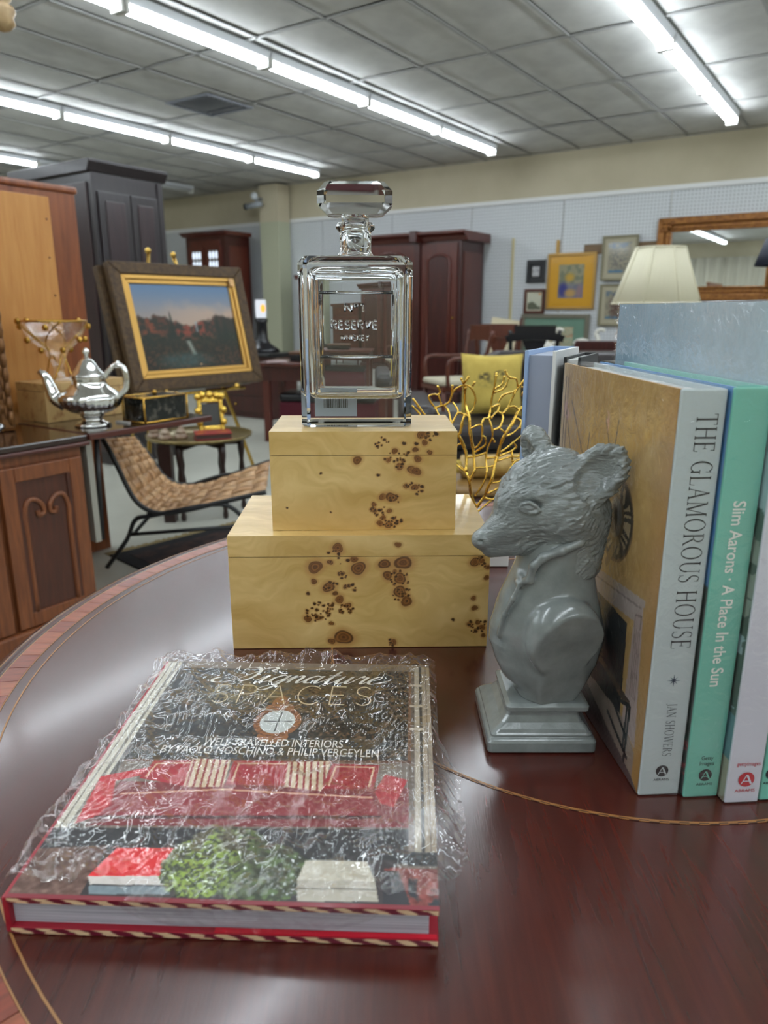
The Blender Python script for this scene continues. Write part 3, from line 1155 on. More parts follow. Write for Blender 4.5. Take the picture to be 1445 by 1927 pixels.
# striped patterned case, seen on the board edges
pt = Paint(260, 10, 1)
ph = pt.U * 26 + pt.V * .8 + pt.noise(30, 3, 4) * .8
m = np.clip((np.sin(ph * 2 * math.pi * .55) + .1) * 3, 0, 1)
pt.fill((222, 206, 160))
pt.fill((96, 18, 40), m)
pt.fill((150, 24, 44), pt.noise(60, 6, 9) * .25)
stripe = pt.I


def board(name, z0, z1, printed):
    mb = MB().box(0, SWD, 0.0, SDP, z0, z1)
    o = mb.build(name, M_redcloth, sbk, bevel=.0008)
    P = np.stack([pt.U * (SWD - .001) + .0005, np.full_like(pt.U, -.0002), z0 + .0001 + pt.V * (z1 - z0 - .0002)], -1)
    e = grid_mesh('patterned_edge', P, M_print, o, stripe)
    return o


b0 = board('cover_back', 0, .0042, False)
b1 = board('cover_front', STH - .0038, STH, True)
MB().box(-.003, .0008, -.0, SDP, 0, STH).build('spine', M_redcloth, sbk, bevel=.001)
MB().box(.001, SWD - .006, .005, SDP - .006, .0044, STH - .004).build('page_block', M_page, sbk)
MB().box(.13, SWD - .001, .0005, .004, .0043, .0052).build('endpaper', mat('endpaper_red', (200, 20, 44), .5), sbk)
# --- cover picture
pc = Paint(430, 500, SWD / SDP)
pc.fill((96, 78, 66))
n1 = pc.noise(60, 70, 1)
n2 = pc.noise(16, 18, 2)
n3 = pc.noise(140, 160, 3)


def var(mask, c, amp=26, nn=None):
    nn = n1 if nn is None else nn
    pc.I = pc.I * (1 - mask[..., None]) + (np.asarray(c, float) + (nn[..., None] - .5) * amp * 2) * mask[..., None]


var(pc.rect(0, 1, 0, 1), (104, 90, 80), 12)
var(pc.rect(0, 1, .955, 1), (120, 104, 88), 10)
tap = pc.poly([(.075, .955), (.93, .955), (.93, .47), (.06, .45)])
var(tap, (26, 26, 26), 16)
leaf = np.clip((n1 - .47) * 7, 0, 1) * np.clip((n2 - .36) * 4, 0, 1) * tap
pc.fill((104, 78, 48), leaf, .8)
leaf2 = np.clip((n3 - .56) * 7, 0, 1) * np.clip((pc.noise(14, 15, 6) - .45) * 5, 0, 1) * tap
pc.fill((142, 96, 58), leaf2, .7)
pc.fill((48, 62, 74), np.clip((pc.noise(20, 22, 12) - .6) * 8, 0, 1) * tap, .6)
pc.fill((150, 132, 84), np.clip((n3 - .4) * 4, 0, 1) * pc.ell(.33, .80, .17, .07, .4), .8)
pc.fill((120, 84, 60), pc.line(.93, .95, .93, .47, .004) + 0, 1)
pc.fill((96, 58, 40), pc.line(.06, .455, .93, .475, .005), 1)
# white pilaster on the left, window frame on the right
for a, b, c in ((0, .055, (196, 190, 172)), (.012, .018, (120, 112, 100)), (.034, .042, (112, 104, 92)), (.055, .07, (70, 64, 60))):
    var(pc.rect(a, b, .135, .99), c, 8)
for a, b, c in ((.945, .962, (170, 158, 140)), (.962, .972, (60, 56, 54)), (.972, 1.0, (150, 134, 114)), (.985, .988, (90, 76, 64))):
    var(pc.rect(a, b, .13, .985), c, 8)
for y in (.62, .74, .86):
    pc.fill((190, 178, 160), pc.rect(.93, .972, y, y + .012))
# sofa wall, sofa
var(pc.poly([(.07, .45), (.93, .468), (.93, .40), (.07, .36)]), (118, 106, 96), 8)
var(pc.poly([(.10, .37), (.93, .37), (.93, .23), (.08, .21)]), (120, 30, 36), 12)
var(pc.poly([(.034, .386), (.15, .425), (.165, .40), (.085, .37), (.12, .26), (.048, .213)]), (188, 24, 34), 14)
var(pc.poly([(.148, .383), (.162, .456), (.30, .462), (.287, .357)]), (168, 24, 40), 12)
var(pc.poly([(.405, .365), (.401, .464), (.575, .466), (.574, .366)]), (160, 22, 38), 12)
var(pc.poly([(.681, .359), (.699, .46), (.842, .458), (.828, .362)]), (158, 24, 38), 12)
for q in (((.165, .39), (.176, .444)), ((.176, .444), (.285, .45)), ((.42, .378), (.42, .452)), ((.42, .452), (.56, .455)), ((.70, .372), (.712, .448)), ((.712, .448), (.825, .447)), ((.825, .447), (.815, .372))):
    pc.fill((208, 178, 140), pc.line(q[0][0], q[0][1], q[1][0], q[1][1], .0022))
for poly in ([(.288, .353), (.275, .469), (.392, .466), (.401, .356)], [(.575, .362), (.566, .462), (.695, .47), (.682, .35)]):
    mk = pc.poly(poly)
    var(mk, (206, 186, 156), 10)
    pc.fill((150, 40, 44), mk * (np.sin((pc.U * 1.0 + pc.V * .12) * 320) > .45))
var(pc.poly([(.094, .236), (.124, .327), (.402, .352), (.826, .334), (.85, .26)]), (140, 34, 44), 12, n2)
pc.fill((200, 150, 120), pc.line(.124, .322, .402, .347, .0028) + pc.line(.402, .347, .826, .33, .0028))
pc.fill((70, 20, 26), pc.line(.094, .238, .85, .262, .006))
var(pc.poly([(.832, .354), (.86, .42), (.925, .40), (.887, .298), (.85, .31)]), (176, 30, 42), 16)
# black table top, books, plant
var(pc.poly([(.0, .20), (.93, .225), (.93, .12), (.0, .10)]), (30, 30, 34), 14, n2)
var(pc.poly([(0, .135), (.17, .15), (.17, 0), (0, 0)]), (96, 66, 54), 50, n1)
var(pc.poly([(.17, .10), (.9, .13), (.9, 0), (.17, 0)]), (44, 36, 38), 20, n2)
var(pc.poly([(.195, .143), (.369, .148), (.365, .068), (.162, .061)]), (226, 22, 30), 12)
var(pc.poly([(.162, .061), (.365, .068), (.372, .044), (.178, .04)]), (206, 198, 190), 10)
var(pc.poly([(.176, .036), (.372, .04), (.376, .02), (.19, .014)]), (116, 130, 136), 14)
pl = np.clip(pc.ell(.41, .10, .085, .085, .25) + pc.ell(.52, .10, .12, .085, .25) + pc.ell(.61, .08, .10, .07, .25) + pc.ell(.47, .165, .09, .055, .2), 0, 1)
pl = (pl * (n1 + .35) > .45).astype(float)
var(pl, (52, 62, 34), 34)
pc.fill((142, 166, 62), pl * np.clip((n3 - .42) * 7, 0, 1) * np.clip(1.5 - abs(pc.U - .42) / .10, 0, 1))
pc.fill((92, 118, 58), pl * np.clip((n1 - .5) * 7, 0, 1) * np.clip((pc.U - .45) * 6, 0, 1), .8)
pc.fill((70, 54, 44), pl * np.clip((pc.noise(30, 34, 31) - .5) * 7, 0, 1) * np.clip((pc.V - .09) * 14, 0, 1), .75)
var(pc.poly([(.676, .122), (.827, .124), (.85, .07), (.665, .066)]), (196, 188, 168), 12)
var(pc.poly([(.665, .066), (.85, .07), (.861, .018), (.675, .012)]), (176, 168, 152), 10)
pc.fill((120, 112, 100), pc.line(.668, .045, .855, .048, .002))
var(pc.poly([(.87, .106), (1, .108), (1, 0), (.87, 0)]), (128, 56, 48), 44)
pc.fill((36, 34, 40), pc.poly([(.87, .1), (.905, .1), (.935, .01), (.87, .01)]))
pc.fill((30, 36, 44), np.clip((pc.noise(34, 30, 41) - .55) * 9, 0, 1) * pc.rect(.93, 1, .012, .08))
pc.fill((28, 28, 32), pc.rect(.93, 1, .115, .155))
pc.fill((130, 30, 44), pc.rect(0, 1, 0, .012))
# clock
pc.fill((148, 92, 50), np.clip(pc.ell(.494, .65, .078, .078) + pc.ell(.484, .745, .028, .045) + pc.ell(.494, .575, .05, .03) + pc.ell(.46, .72, .02, .02) + pc.ell(.515, .725, .02, .02), 0, 1))
pc.fill((88, 48, 26), (n3 > .56) * np.clip(pc.ell(.494, .65, .078, .078) + pc.ell(.484, .745, .028, .045), 0, 1), .7)
pc.fill((196, 200, 196), pc.ell(.494, .65, .057, .06))
pc.fill((70, 72, 72), pc.line(.494, .60, .5, .70, .002) + pc.line(.45, .65, .54, .652, .0016))
PP = np.stack([pc.U * SWD, pc.V * SDP, np.full_like(pc.U, STH + .00025)], -1)
cov = grid_mesh('cover_picture', PP, M_print, b1, pc.I)


def on_cover(u, v):
    return Matrix.Translation((u * SWD, v * SDP, STH + .0006))


put_text('title_script', script_word(), .0145, on_cover(.27, .868), M_ink_w, b1, width=.150)
# SPACES in thin capitals
V, F = [], []
xx = 0
for ch in 'SPACES':
    if ch == 'S':
        pcs = [ell_ring(.31, .75, .27, .26, .045, .045, 30, 270, 16), ell_ring(.31, .25, .29, .26, .045, .045, -150, 90, 16)]
        w = .66
    elif ch == 'P':
        pcs = [stroke(.05, 0, .05, 1, .05), ell_ring(.3, .74, .3, .26, .045, .045, -90, 90, 14), stroke(.05, .98, .3, .98, .045), stroke(.05, .5, .3, .5, .045)]
        w = .68
    elif ch == 'A':
        pcs = [stroke(.04, 0, .42, 1, .05), stroke(.8, 0, .42, 1, .05), stroke(.2, .36, .64, .36, .045)]
        w = .88
    elif ch == 'C':
        pcs = [ell_ring(.5, .5, .46, .51, .045, .045, 45, 315, 24)]
        w = .92
    else:
        pcs = [stroke(.05, 0, .05, 1, .05), stroke(.05, .98, .55, .98, .045), stroke(.05, .52, .5, .52, .045), stroke(.05, .02, .57, .02, .045)]
        w = .64
    for vs, fs in pcs:
        b = len(V)
        V += [(a + xx, c) for a, c in vs]
        F += [[b + i for i in f] for f in fs]
    xx += w + .26
put_text('title_capitals', (V, F, xx - .26), .0345, on_cover(.235, .742), M_ink_c, b1, width=.153)
put_text('subtitle', text_poly('WELL-TRAVELLED INTERIORS'), .0105, on_cover(.285, .528), M_ink_w, b1, width=.118)
put_text('author_line', text_poly('BY PAOLO MOSCHINO & PHILIP VERGEYLEN'), .0105, on_cover(.165, .490), M_ink_w, b1, width=.181)

# --- crumpled film round the book
gx, gy = 300, 330
U, V = np.meshgrid(np.linspace(-.055, 1.095, gx), np.linspace(-.012, 1.06, gy))
X, Y = U * SWD, V * SDP
h = np.zeros_like(X)
rs = np.random.RandomState(12)
for k in range(44):
    fine = k % 4 == 1
    a = rs.rand() * math.pi
    f = rs.uniform(120, 230) if fine else rs.uniform(9, 26)
    w = fbm(X * 9 + k, Y * 9, 60 + k, 2) * rs.uniform(1, 3)
    tr = np.abs(((X * math.cos(a) + Y * math.sin(a)) * f + w + rs.rand()) % 1.0 - .5) * 2
    lc_ = fbm(X * 17 + k * 5, Y * 17 - k, 90 + k, 2)
    if fine:
        h += np.clip((lc_ - .60) * 9, 0, 1) * (1 - tr) * .0011
    else:
        h += np.clip((lc_ - .44) * 6, 0, 1) * np.clip(1 - tr * 2.6, 0, 1) * .0025
h += fbm(X * 22, Y * 22, 200, 2) * .003
# bundled diagonal fold across the lower right
for (x0, y0, x1, y1, amp) in ((.38, .10, .86, .56, .0035), (.30, .09, .60, .13, .003), (.60, .13, .92, .60, .002), (.02, .13, .34, .22, .003), (.10, .70, .60, .50, .0025), (.06, .9, .50, .74, .0025), (.5, .88, .92, .72, .002)):
    dx, dy = x1 - x0, y1 - y0
    t = np.clip(((U - x0) * dx + (V - y0) * dy) / (dx * dx + dy * dy), 0, 1)
    d = np.hypot((U - x0 - t * dx) * SWD, (V - y0 - t * dy) * SDP)
    h += amp * np.exp(-(d / .006) ** 2) * np.sin(np.pi * np.clip(t, .02, .98)) * (1 + .4 * np.sin(d * 2600))
calm = np.clip(1 - np.maximum(abs(U - .51) - .27, 0) / .06, 0, 1) * np.clip(1 - np.maximum(abs(V - .85) - .08, 0) / .04, 0, 1)
calm = np.maximum(calm, np.clip(1 - np.maximum(abs(U - .5) - .32, 0) / .06, 0, 1) * np.clip(1 - np.maximum(abs(V - .52) - .035, 0) / .03, 0, 1))
h *= 1 - .75 * calm
over = np.maximum(np.maximum(-U, U - 1) * SWD, np.maximum(-V, V - 1) * SDP)
z = STH + .0012 + h
drop = np.clip(over / .020, 0, 1)
# loose margins sink to the table
z = z * (1 - drop) + (.0022 + h * 1.3) * drop
M = np.ones_like(U, bool)
edge = .055 * fbm(Y * 24, X * 3, 300, 3)
M &= (V > .003 + .0 * U) | ((U > .28) & (U < .86) & (V > -.01))
M &= U < .985 + .085 * np.clip((V - .04) * 9, 0, 1) * np.clip((.66 - V) * 5, .3, 1) + edge * .45
M &= U > -.02 - .035 * np.clip(np.sin(V * 5), 0, 1) + edge * .35
M &= V < 1.012 + .05 * np.exp(-((U - .06) / .07) ** 2) + edge * .15
M &= (V > .015) | (U > .08)
idx = np.arange(gx * gy).reshape(gy, gx)
q = np.stack([idx[:-1, :-1], idx[:-1, 1:], idx[1:, 1:], idx[1:, :-1]], -1).reshape(-1, 4)
mm = M.reshape(-1)
q = q[mm[q].all(1)]
raw_mesh('shrink_wrap', np.stack([X, Y, z], -1).reshape(-1, 3), q, M_film, sbk)
# film hanging over the front edge
U, V = np.meshgrid(np.linspace(.27, .86, 150), np.linspace(0, 1, 24))
low = STH - .020 * np.clip(np.sin((U - .27) / .59 * math.pi), 0, 1) ** .5
P = np.stack([U * SWD, -.0016 - .0022 * fbm(U * 60, V * 4, 400, 3) - .002 * V * (1 - V), STH + .0022 - (STH - low + .002) * V], -1)
grid_mesh('shrink_wrap', P, M_film, sbk)

# ================================================================== STANDING BOOKS
M_case_dark = mat('cover_dark', (30, 32, 34), .45)
M_pages = mat('pages_white', (214, 214, 210), .7, 0, (186, 186, 184), 6, (260, 1, 1), lo=.4, hi=.6)
M_filmup = film('tight_film', .045, .40, .05, .45, 60)


def spine_M(cx, z):
    """text plane on the spine: reads downwards, letter tops to the right"""
    return Matrix(((0, 1, 0, cx), (0, 0, -1, -.0004), (-1, 0, 0, z), (0, 0, 0, 1)))


def flat_M(cx, z):
    return Matrix(((1, 0, 0, cx), (0, 0, -1, -.0004), (0, 1, 0, z), (0, 0, 0, 1)))


def std_book(label, loc, rz, th, dp, ht, spine, left, right=None, wrap=True, film_fringe=False, pages=None):
    t = thing('coffee_table_book', label, 'book', loc, rz)
    sp = MB().box(0, th, 0, .0035, 0, ht).build('spine', spine, t, bevel=.0012)
    lf = MB().box(0, .003, .0036, dp, 0, ht).build('cover_front', left, t, bevel=.0006)
    MB().box(th - .003, th, .0036, dp, 0, ht).build('cover_back', right or left, t, bevel=.0006)
    MB().box(.0032, th - .0032, .0037, dp - .005, .003, ht - .004).build('page_block', pages or M_pages, t)
    if wrap:
        mb = MB()
        n, g = 26, .0005
        f = lambda a, b: g + .0006 * float(fbm(np.array(a * 40.), np.array(b * 30.), 500))
        # left face, spine face, top
        mb.sheet([[(-f(j / n, i / n), dp * j / n, ht * i / n) for j in range(n + 1)] for i in range(n + 1)], flip=True)
        mb.sheet([[(th * j / 8, -f(j / 8, i / n), ht * i / n) for j in range(9)] for i in range(n + 1)])
        mb.sheet([[(th * j / 8, dp * i / n, ht + .5 * f(j / 4, i / 6) + .0015 * float(fbm(np.array(i * .9), np.array(j * 1.3), 77))) for j in range(9)] for i in range(n + 1)])
        mb.build('shrink_wrap', M_filmup, t)
    return t, sp, lf


def emblem(parent, cx, z, r, disc, ink, letter):
    vs = [(r * math.cos(2 * math.pi * k / 28), r * math.sin(2 * math.pi * k / 28), 0) for k in range(28)]
    MB().add(vs, [tuple(range(28))], 0, False, flat_M(cx, z)).build('publisher_emblem', disc, parent)
    V, F = [], []
    for vs, fs in (stroke(-.62, -.6, -.02, .66, .13), stroke(.62, -.6, .02, .66, .28), stroke(-.42, -.2, .3, -.2, .12)):
        b = len(V)
        V += vs
        F += [[b + i for i in f] for f in fs]
    M = flat_M(cx, z) @ Matrix.Translation((0, 0, .0003)) @ Matrix.Scale(r, 4)
    MB().add([(a, b, 0) for a, b in V], F, 0, False, M).build('publisher_emblem', letter, parent)
    put_text('publisher_name', text_poly('ABRAMS'), r * .42, flat_M(cx, z - r * 1.75), ink, parent, True, width=r * 2.5)


BZ = TOP + .0004
# ---- The Glamorous House
M_ghsp = mat('spine_pale_grey', (186, 196, 196), .4, coat=.4)
GT, GD, GHh = .0335, .262, .327
gb, gsp, glf = std_book('standing gold and pale grey house book with charcoal spine title', (.2062, .508, BZ), math.radians(4.0), GT, GD, GHh, M_ghsp, mat('cover_gold', (170, 130, 74), .4), M_ghsp)
pg = Paint(230, 300, GD / GHh)      # U: 0 at the spine, 1 far edge
n1, n2 = pg.noise(30, 36, 5), pg.noise(6, 7, 6)
pg.I = np.array([178, 144, 84.0]) + (n1[..., None] - .5) * np.array([30, 34, 36.]) + (n2[..., None] - .5) * np.array([40, 44, 40.])
S = lambda p, c, a=1.: pg.fill(c, pg.poly(p), a)
pg.fill((160, 110, 56), np.clip((.12 - pg.U) * 9, 0, 1) * np.clip(n1 + .2, 0, 1), .6)
# column at the far edge
for a, b, c in ((.93, .945, (120, 86, 54)), (.945, .96, (196, 170, 122)), (.96, .972, (112, 78, 48)), (.972, 1, (188, 160, 112))):
    pg.fill(c, pg.rect(a, b, .45, .96))
# blossom twigs
for x0, y0, x1, y1 in ((.46, .80, .51, .88), (.42, .79, .40, .885), (.66, .70, .88, .89), (.80, .66, .95, .87), (.70, .62, .66, .82)):
    pg.fill((92, 70, 58), pg.line(x0, y0, x1, y1, .004))
pg.fill((196, 150, 150), (n1 > .55) * np.clip(pg.ell(.93, .86, .05, .03, .3) + pg.ell(.50, .87, .02, .03, .3) + pg.ell(.40, .88, .02, .03, .3), 0, 1), .8)
# sunburst mirror
pg.fill((120, 92, 58), pg.ell(.36, .635, .15, .118))
pg.fill((58, 50, 40), pg.ell(.36, .635, .14, .11))
an = np.arctan2((pg.V - .635) / .11, (pg.U - .36) / .14)
pg.fill((168, 148, 112), pg.ell(.36, .635, .125, .098) * (np.sin(an * 18 + 2 * np.sin(pg.V * 90)) > .15))
pg.fill((112, 88, 54), pg.ell(.36, .635, .072, .068))
pg.fill((128, 120, 106), pg.ell(.36, .635, .055, .055))
pg.fill((88, 70, 46), pg.ell(.372, .63, .03, .04))
pg.fill((150, 124, 80), pg.line(.40, .50, .33, .58, .012))
# mantel and fireplace
S([(.60, .452), (.078, .490), (.078, .474), (.09, .468), (.09, .42), (.60, .38)], (172, 158, 152))
S([(.60, .43), (.10, .466), (.10, .46), (.60, .425)], (128, 114, 108))
S([(.143, .42), (.086, .468), (.05, .10), (.16, .13)], (170, 152, 148))
for k in range(4):
    pg.fill((128, 110, 106), pg.line(.13 - .012 * k, .40, .122 - .014 * k, .22, .0022))
pg.fill((120, 104, 100), pg.line(.093, .445, .135, .435, .003) + pg.line(.135, .435, .135, .405, .003) + pg.line(.093, .445, .095, .41, .003))
S([(.60, .40), (.19, .393), (.178, .12), (.60, .12)], (24, 26, 32))
pg.fill((86, 66, 48), (pg.noise(120, 8, 20) > .55) * pg.poly([(.30, .33), (.19, .33), (.19, .16), (.30, .16)]), .5)
S([(.60, .13), (.16, .14), (.05, .09), (.05, .02), (.60, .02)], (150, 134, 122))
S([(.60, .24), (.379, .226), (.115, .204), (.107, .175), (.345, .205), (.60, .21)], (112, 86, 62))
pg.fill((60, 44, 34), (n1 > .52) * pg.poly([(.60, .24), (.379, .226), (.115, .204), (.107, .175), (.345, .205), (.60, .21)]), .7)
S([(1, .20), (.45, .09), (.25, .05), (.05, .02), (0, 0), (1, 0)], (92, 80, 78))
pg.fill((64, 54, 54), (np.sin((pg.U + pg.V) * 300) > 0) * pg.poly([(1, .20), (.45, .09), (.05, .02), (0, 0), (1, 0)]), .35)
for q in ((.11, .19, .12, .03), (.13, .19, .135, .07), (.12, .10, .30, .17), (.30, .15, .12, .19), (.28, .10, .10, .05)):
    pg.fill((22, 28, 32), pg.line(*q, .006))
PP = np.stack([np.full_like(pg.U, -.00025), .002 + pg.U * (GD - .002), pg.V * GHh], -1)
grid_mesh('cover_picture', PP, M_print, glf, pg.I, flip=True)
put_text('spine_title', serif_word('THE GLAMOROUS HOUSE'), .0155, spine_M(.0128, .3100), M_ink_k, gsp, width=.180)
put_text('spine_author', serif_word('JAN SHOWERS'), .0074, spine_M(.0160, .083), M_ink_k, gsp, width=.047)
mb = MB()
for k in range(8):
    a = k * math.pi / 4
    Mx = flat_M(.0185, .103) @ Matrix.Rotation(a, 4, 'Z')
    mb.add([(0, -.0006, 0), (.0058 if k % 2 == 0 else .0044, 0, 0), (0, .0006, 0)], [(0, 1, 2)], 0, False, Mx)
mb.build('spine_star', mat('ink_slate', (70, 84, 100), .5), gsp)
emblem(gsp, .0175, .0225, .0052, M_ink_k, M_ink_k, M_ghsp)
# ---- Slim Aarons, sea-green spine
M_teal = mat('spine_sea_green', (116, 190, 170), .4, coat=.4)
ST, SD2, SH2 = .0285, .262, .3285
M_sky = mat('cover_poolside', (58, 112, 158), .4, 0, (24, 34, 30), 3.0, lo=.45, hi=.55)
ab, asp, alf = std_book('standing book with sea-green spine and white lettering', (.2416, .5055, BZ), math.radians(4.0), ST, SD2, SH2, M_teal, mat('cover_blue_edge', (62, 130, 186), .4), M_teal)
pp = Paint(60, 160, 1)
pp.fill((62, 132, 190))
pp.fill((26, 34, 30), pp.rect(0, 1, 0, .55))
pp.fill((36, 54, 40), (pp.noise(20, 60, 3) > .5) * pp.rect(0, 1, .1, .55), .8)
pp.fill((190, 60, 70), (pp.noise(30, 60, 8) > .6) * pp.rect(0, 1, .06, .2), .9)
PP = np.stack([np.full_like(pp.U, -.0002), .002 + pp.U * (SD2 - .002), pp.V * SH2], -1)
grid_mesh('cover_picture', PP, M_print, alf, pp.I, flip=True)
put_text('spine_title', text_poly('Slim Aarons · A Place In the Sun', .014), .0092, spine_M(.0098, .2475), M_ink_w, asp, width=.148)
put_text('spine_credit', text_poly('Getty'), .0034, flat_M(.0160, .0345), M_ink_k, asp, True, width=.0098)
put_text('spine_credit', text_poly('Images'), .0034, flat_M(.0160, .0295), M_ink_k, asp, True, width=.0118)
emblem(asp, .0160, .0205, .0054, M_ink_k, M_ink_k, M_teal)
# ---- the tall white-spined book
M_wsp = mat('spine_white', (214, 214, 224), .4, coat=.4)
ET, ED, EH = .0275, .306, .3858
eb, esp, elf = std_book('tallest standing book, pale sky-blue cover and white spine with red emblem', (.2720, .4985, BZ), math.radians(4.0), ET, ED, EH, M_wsp, mat('cover_sky', (150, 180, 196), .4), M_wsp)
pp = Paint(150, 260, 1)
pp.fill((172, 190, 198))
pp.fill((140, 170, 188), np.clip((pp.U - .3) * 1.6, 0, 1), .9)
pp.I += (pp.noise(12, 16, 3)[..., None] - .5) * 16
hill = .62 + .05 * np.sin(pp.U * 7) + .04 * (pp.noise(20, 2, 5) - .5)
pp.fill((66, 72, 66), (pp.V < hill) & (pp.V > hill - .1))
pp.fill((150, 150, 140), (pp.V < hill - .06) & (pp.V > .38))
pp.fill((60, 50, 46), ((pp.noise(18, 30, 12) > .52) & (pp.V < .52) & (pp.V > .2)).astype(float), .9)
pp.fill((64, 104, 120), ((pp.V < .2) & (pp.V > .1)).astype(float) * np.clip(pp.noise(10, 20, 6) + .3, 0, 1))
pp.fill((170, 160, 140), (pp.V < .1).astype(float))
PP = np.stack([np.full_like(pp.U, -.0002), .002 + pp.U * (ED - .002), pp.V * EH], -1)
grid_mesh('cover_picture', PP, M_print, elf, pp.I, flip=True)
M_ink_r = mat('ink_red', (196, 34, 48), .45)
put_text('spine_credit', text_poly('gettyimages'), .0036, flat_M(.0152, .0340), M_ink_r, esp, True, width=.0190)
emblem(esp, .0150, .0215, .0066, M_ink_r, M_ink_r, M_wsp)
# ragged wrap seam along its far edge
mb = MB()
rr = random.Random(4)
for k in range(60):
    z0 = EH * (.70 + .30 * k / 60)
    mb.add([(-.001, ED, z0), (-.001, ED + .003, z0 + .001), (-.002, ED + rr.uniform(.003, .008), z0 + rr.uniform(-.002, .004)), (0, ED, z0 + .004)], [(0, 1, 2, 3)], 0, True)
mb.build('wrap_seam', M_filmup, eb)
# ---- second sea-green spine at the frame's right edge
fb, fsp, flf = std_book('sea-green spined book cut off by the right edge of the picture', (.3012, .5020, BZ), math.radians(4.0), .030, .25, .30, M_teal, M_teal, None, False)
emblem(fsp, .0075, .0245, .0054, M_ink_k, M_ink_k, M_teal)
# ---- the two books standing behind
M_gb = mat('cover_periwinkle', (150, 176, 214), .4, coat=.3)
M_gp = mat('fore_edge_grey', (150, 158, 176), .6)
kb = thing('coffee_table_book', 'pale blue and grey book standing behind the gold book beside the coral', 'book', (.1515, .800, BZ), math.radians(-26))
MB().box(0, .004, 0, .115, 0, .338).build('cover_front', M_gb, kb, bevel=.0006)
MB().box(.030, .034, 0, .115, 0, .338).build('cover_back', M_white, kb, bevel=.0006)
MB().box(.0042, .0298, .004, .113, .004, .333).build('page_block', M_gp, kb)
MB().box(.0042, .0298, .1135, .1165, 0, .338).build('spine', M_gb, kb, bevel=.0006)
nb = thing('coffee_table_book', 'slim black book squeezed behind the far edge of the gold book', 'book', (.1905, .7870, BZ), math.radians(-26))
MB().box(0, .003, 0, .10, 0, .332).build('cover_front', M_case_dark, nb, bevel=.0005)
MB().box(.015, .018, 0, .10, 0, .332).build('cover_back', M_case_dark, nb, bevel=.0005)
MB().box(.0032, .0148, .003, .098, .003, .329).build('page_block', M_pages, nb)
MB().box(.0032, .0148, .0985, .1015, 0, .332).build('spine', M_case_dark, nb)

# ================================================================== GOLD CORAL
M_gold = mat('gold_leaf', (236, 200, 100), .25, 1.0, (214, 172, 76), 60, bump=.5, bscale=150)
CY_ = 1.075
cr = thing('coral_sculpture', 'gilded branching sea-fan coral sculpture on a white block', 'sculpture', (.145, 1.085, TOP + .0003), 0)
MB().box(-.05, .046, -.03, .03, 0, .018).build('base', M_white, cr, bevel=.0015)


def cp(x, y, k=0):
    p = on_y(780 + x * .16604, 640 + y * .16604, CY_ + .010 * math.sin(x * .006 + k) + .006 * math.sin(y * .011))
    return p - cr.location


BR = [[(700, 1900), (790, 1770), (820, 1690), (880, 1560), (910, 1410), (940, 1310), (970, 1190), (1030, 1060), (1110, 940), (1180, 800), (1250, 740), (1290, 640)],
      [(700, 1900), (640, 1750), (620, 1600), (580, 1500), (490, 1420), (400, 1330), (330, 1200)],
      [(580, 1500), (590, 1330), (560, 1210), (510, 1100), (490, 1080), (520, 1040), (540, 930), (570, 850)],
      [(620, 1600), (670, 1500), (680, 1440), (665, 1250), (630, 1050), (620, 870), (580, 750), (570, 620), (575, 540)],
      [(590, 1330), (680, 1320), (800, 1285)], [(660, 1215), (700, 1215), (750, 1150), (765, 1085), (755, 960), (640, 1000)],
      [(765, 1085), (800, 1110), (800, 1190), (680, 1270)], [(755, 960), (790, 890), (840, 880), (860, 780), (880, 640), (905, 530), (930, 380)],
      [(840, 880), (880, 1010), (880, 1110), (830, 1220), (810, 1340), (820, 1500), (770, 1640), (690, 1760)], [(880, 1110), (905, 1150)],
      [(890, 1020), (970, 980), (1000, 860), (940, 810), (870, 880)], [(940, 810), (960, 730), (880, 760)], [(950, 700), (1010, 620), (1140, 580), (1170, 540)],
      [(1000, 830), (1060, 760), (1140, 580)], [(1060, 760), (1130, 750), (1180, 790)], [(1170, 540), (1150, 440), (1070, 420), (1030, 350)],
      [(1070, 420), (1020, 540), (910, 590)], [(1020, 400), (990, 500), (910, 550)], [(1170, 540), (1210, 500), (1250, 440)], [(1210, 530), (1260, 550), (1220, 620), (1260, 670)],
      [(970, 1000), (1030, 1060)], [(1040, 1090), (1120, 1050), (1190, 990), (1220, 1030)], [(1190, 990), (1210, 920), (1140, 880)], [(1210, 920), (1250, 890), (1300, 820)],
      [(970, 1270), (1050, 1220), (1120, 1160), (1220, 1080)], [(1120, 1160), (1150, 1210), (1090, 1260), (970, 1310)], [(930, 1370), (1030, 1340), (1090, 1320), (1190, 1310), (1210, 1190)],
      [(1100, 1260), (1110, 1370)], [(870, 1620), (970, 1600), (1050, 1530), (1120, 1390), (1190, 1350)], [(830, 1740), (930, 1690), (1030, 1650), (1100, 1600)],
      [(700, 1960), (880, 1810), (1010, 1760), (1100, 1700)], [(880, 1810), (800, 1790)], [(690, 1450), (820, 1440), (880, 1430)], [(820, 1340), (930, 1330)],
      [(620, 870), (560, 840), (490, 830), (420, 940), (390, 820), (330, 740), (230, 760), (160, 640), (260, 620), (300, 720)], [(260, 620), (290, 590), (265, 530)],
      [(230, 760), (270, 840), (300, 960)], [(330, 740), (400, 690), (430, 520)], [(430, 700), (490, 790), (490, 830)], [(400, 690), (450, 570), (560, 510), (640, 540), (690, 650), (670, 770), (620, 830)],
      [(560, 510), (530, 440)], [(560, 490), (610, 420)], [(660, 520), (680, 480)], [(-20, 660), (110, 840), (200, 960), (330, 1200)], [(-30, 740), (60, 840), (130, 960), (330, 1200)], [(400, 1330), (490, 1190), (540, 1180)],
      [(420, 940), (400, 1100), (330, 1200)]]
mb = MB()
rr = random.Random(6)
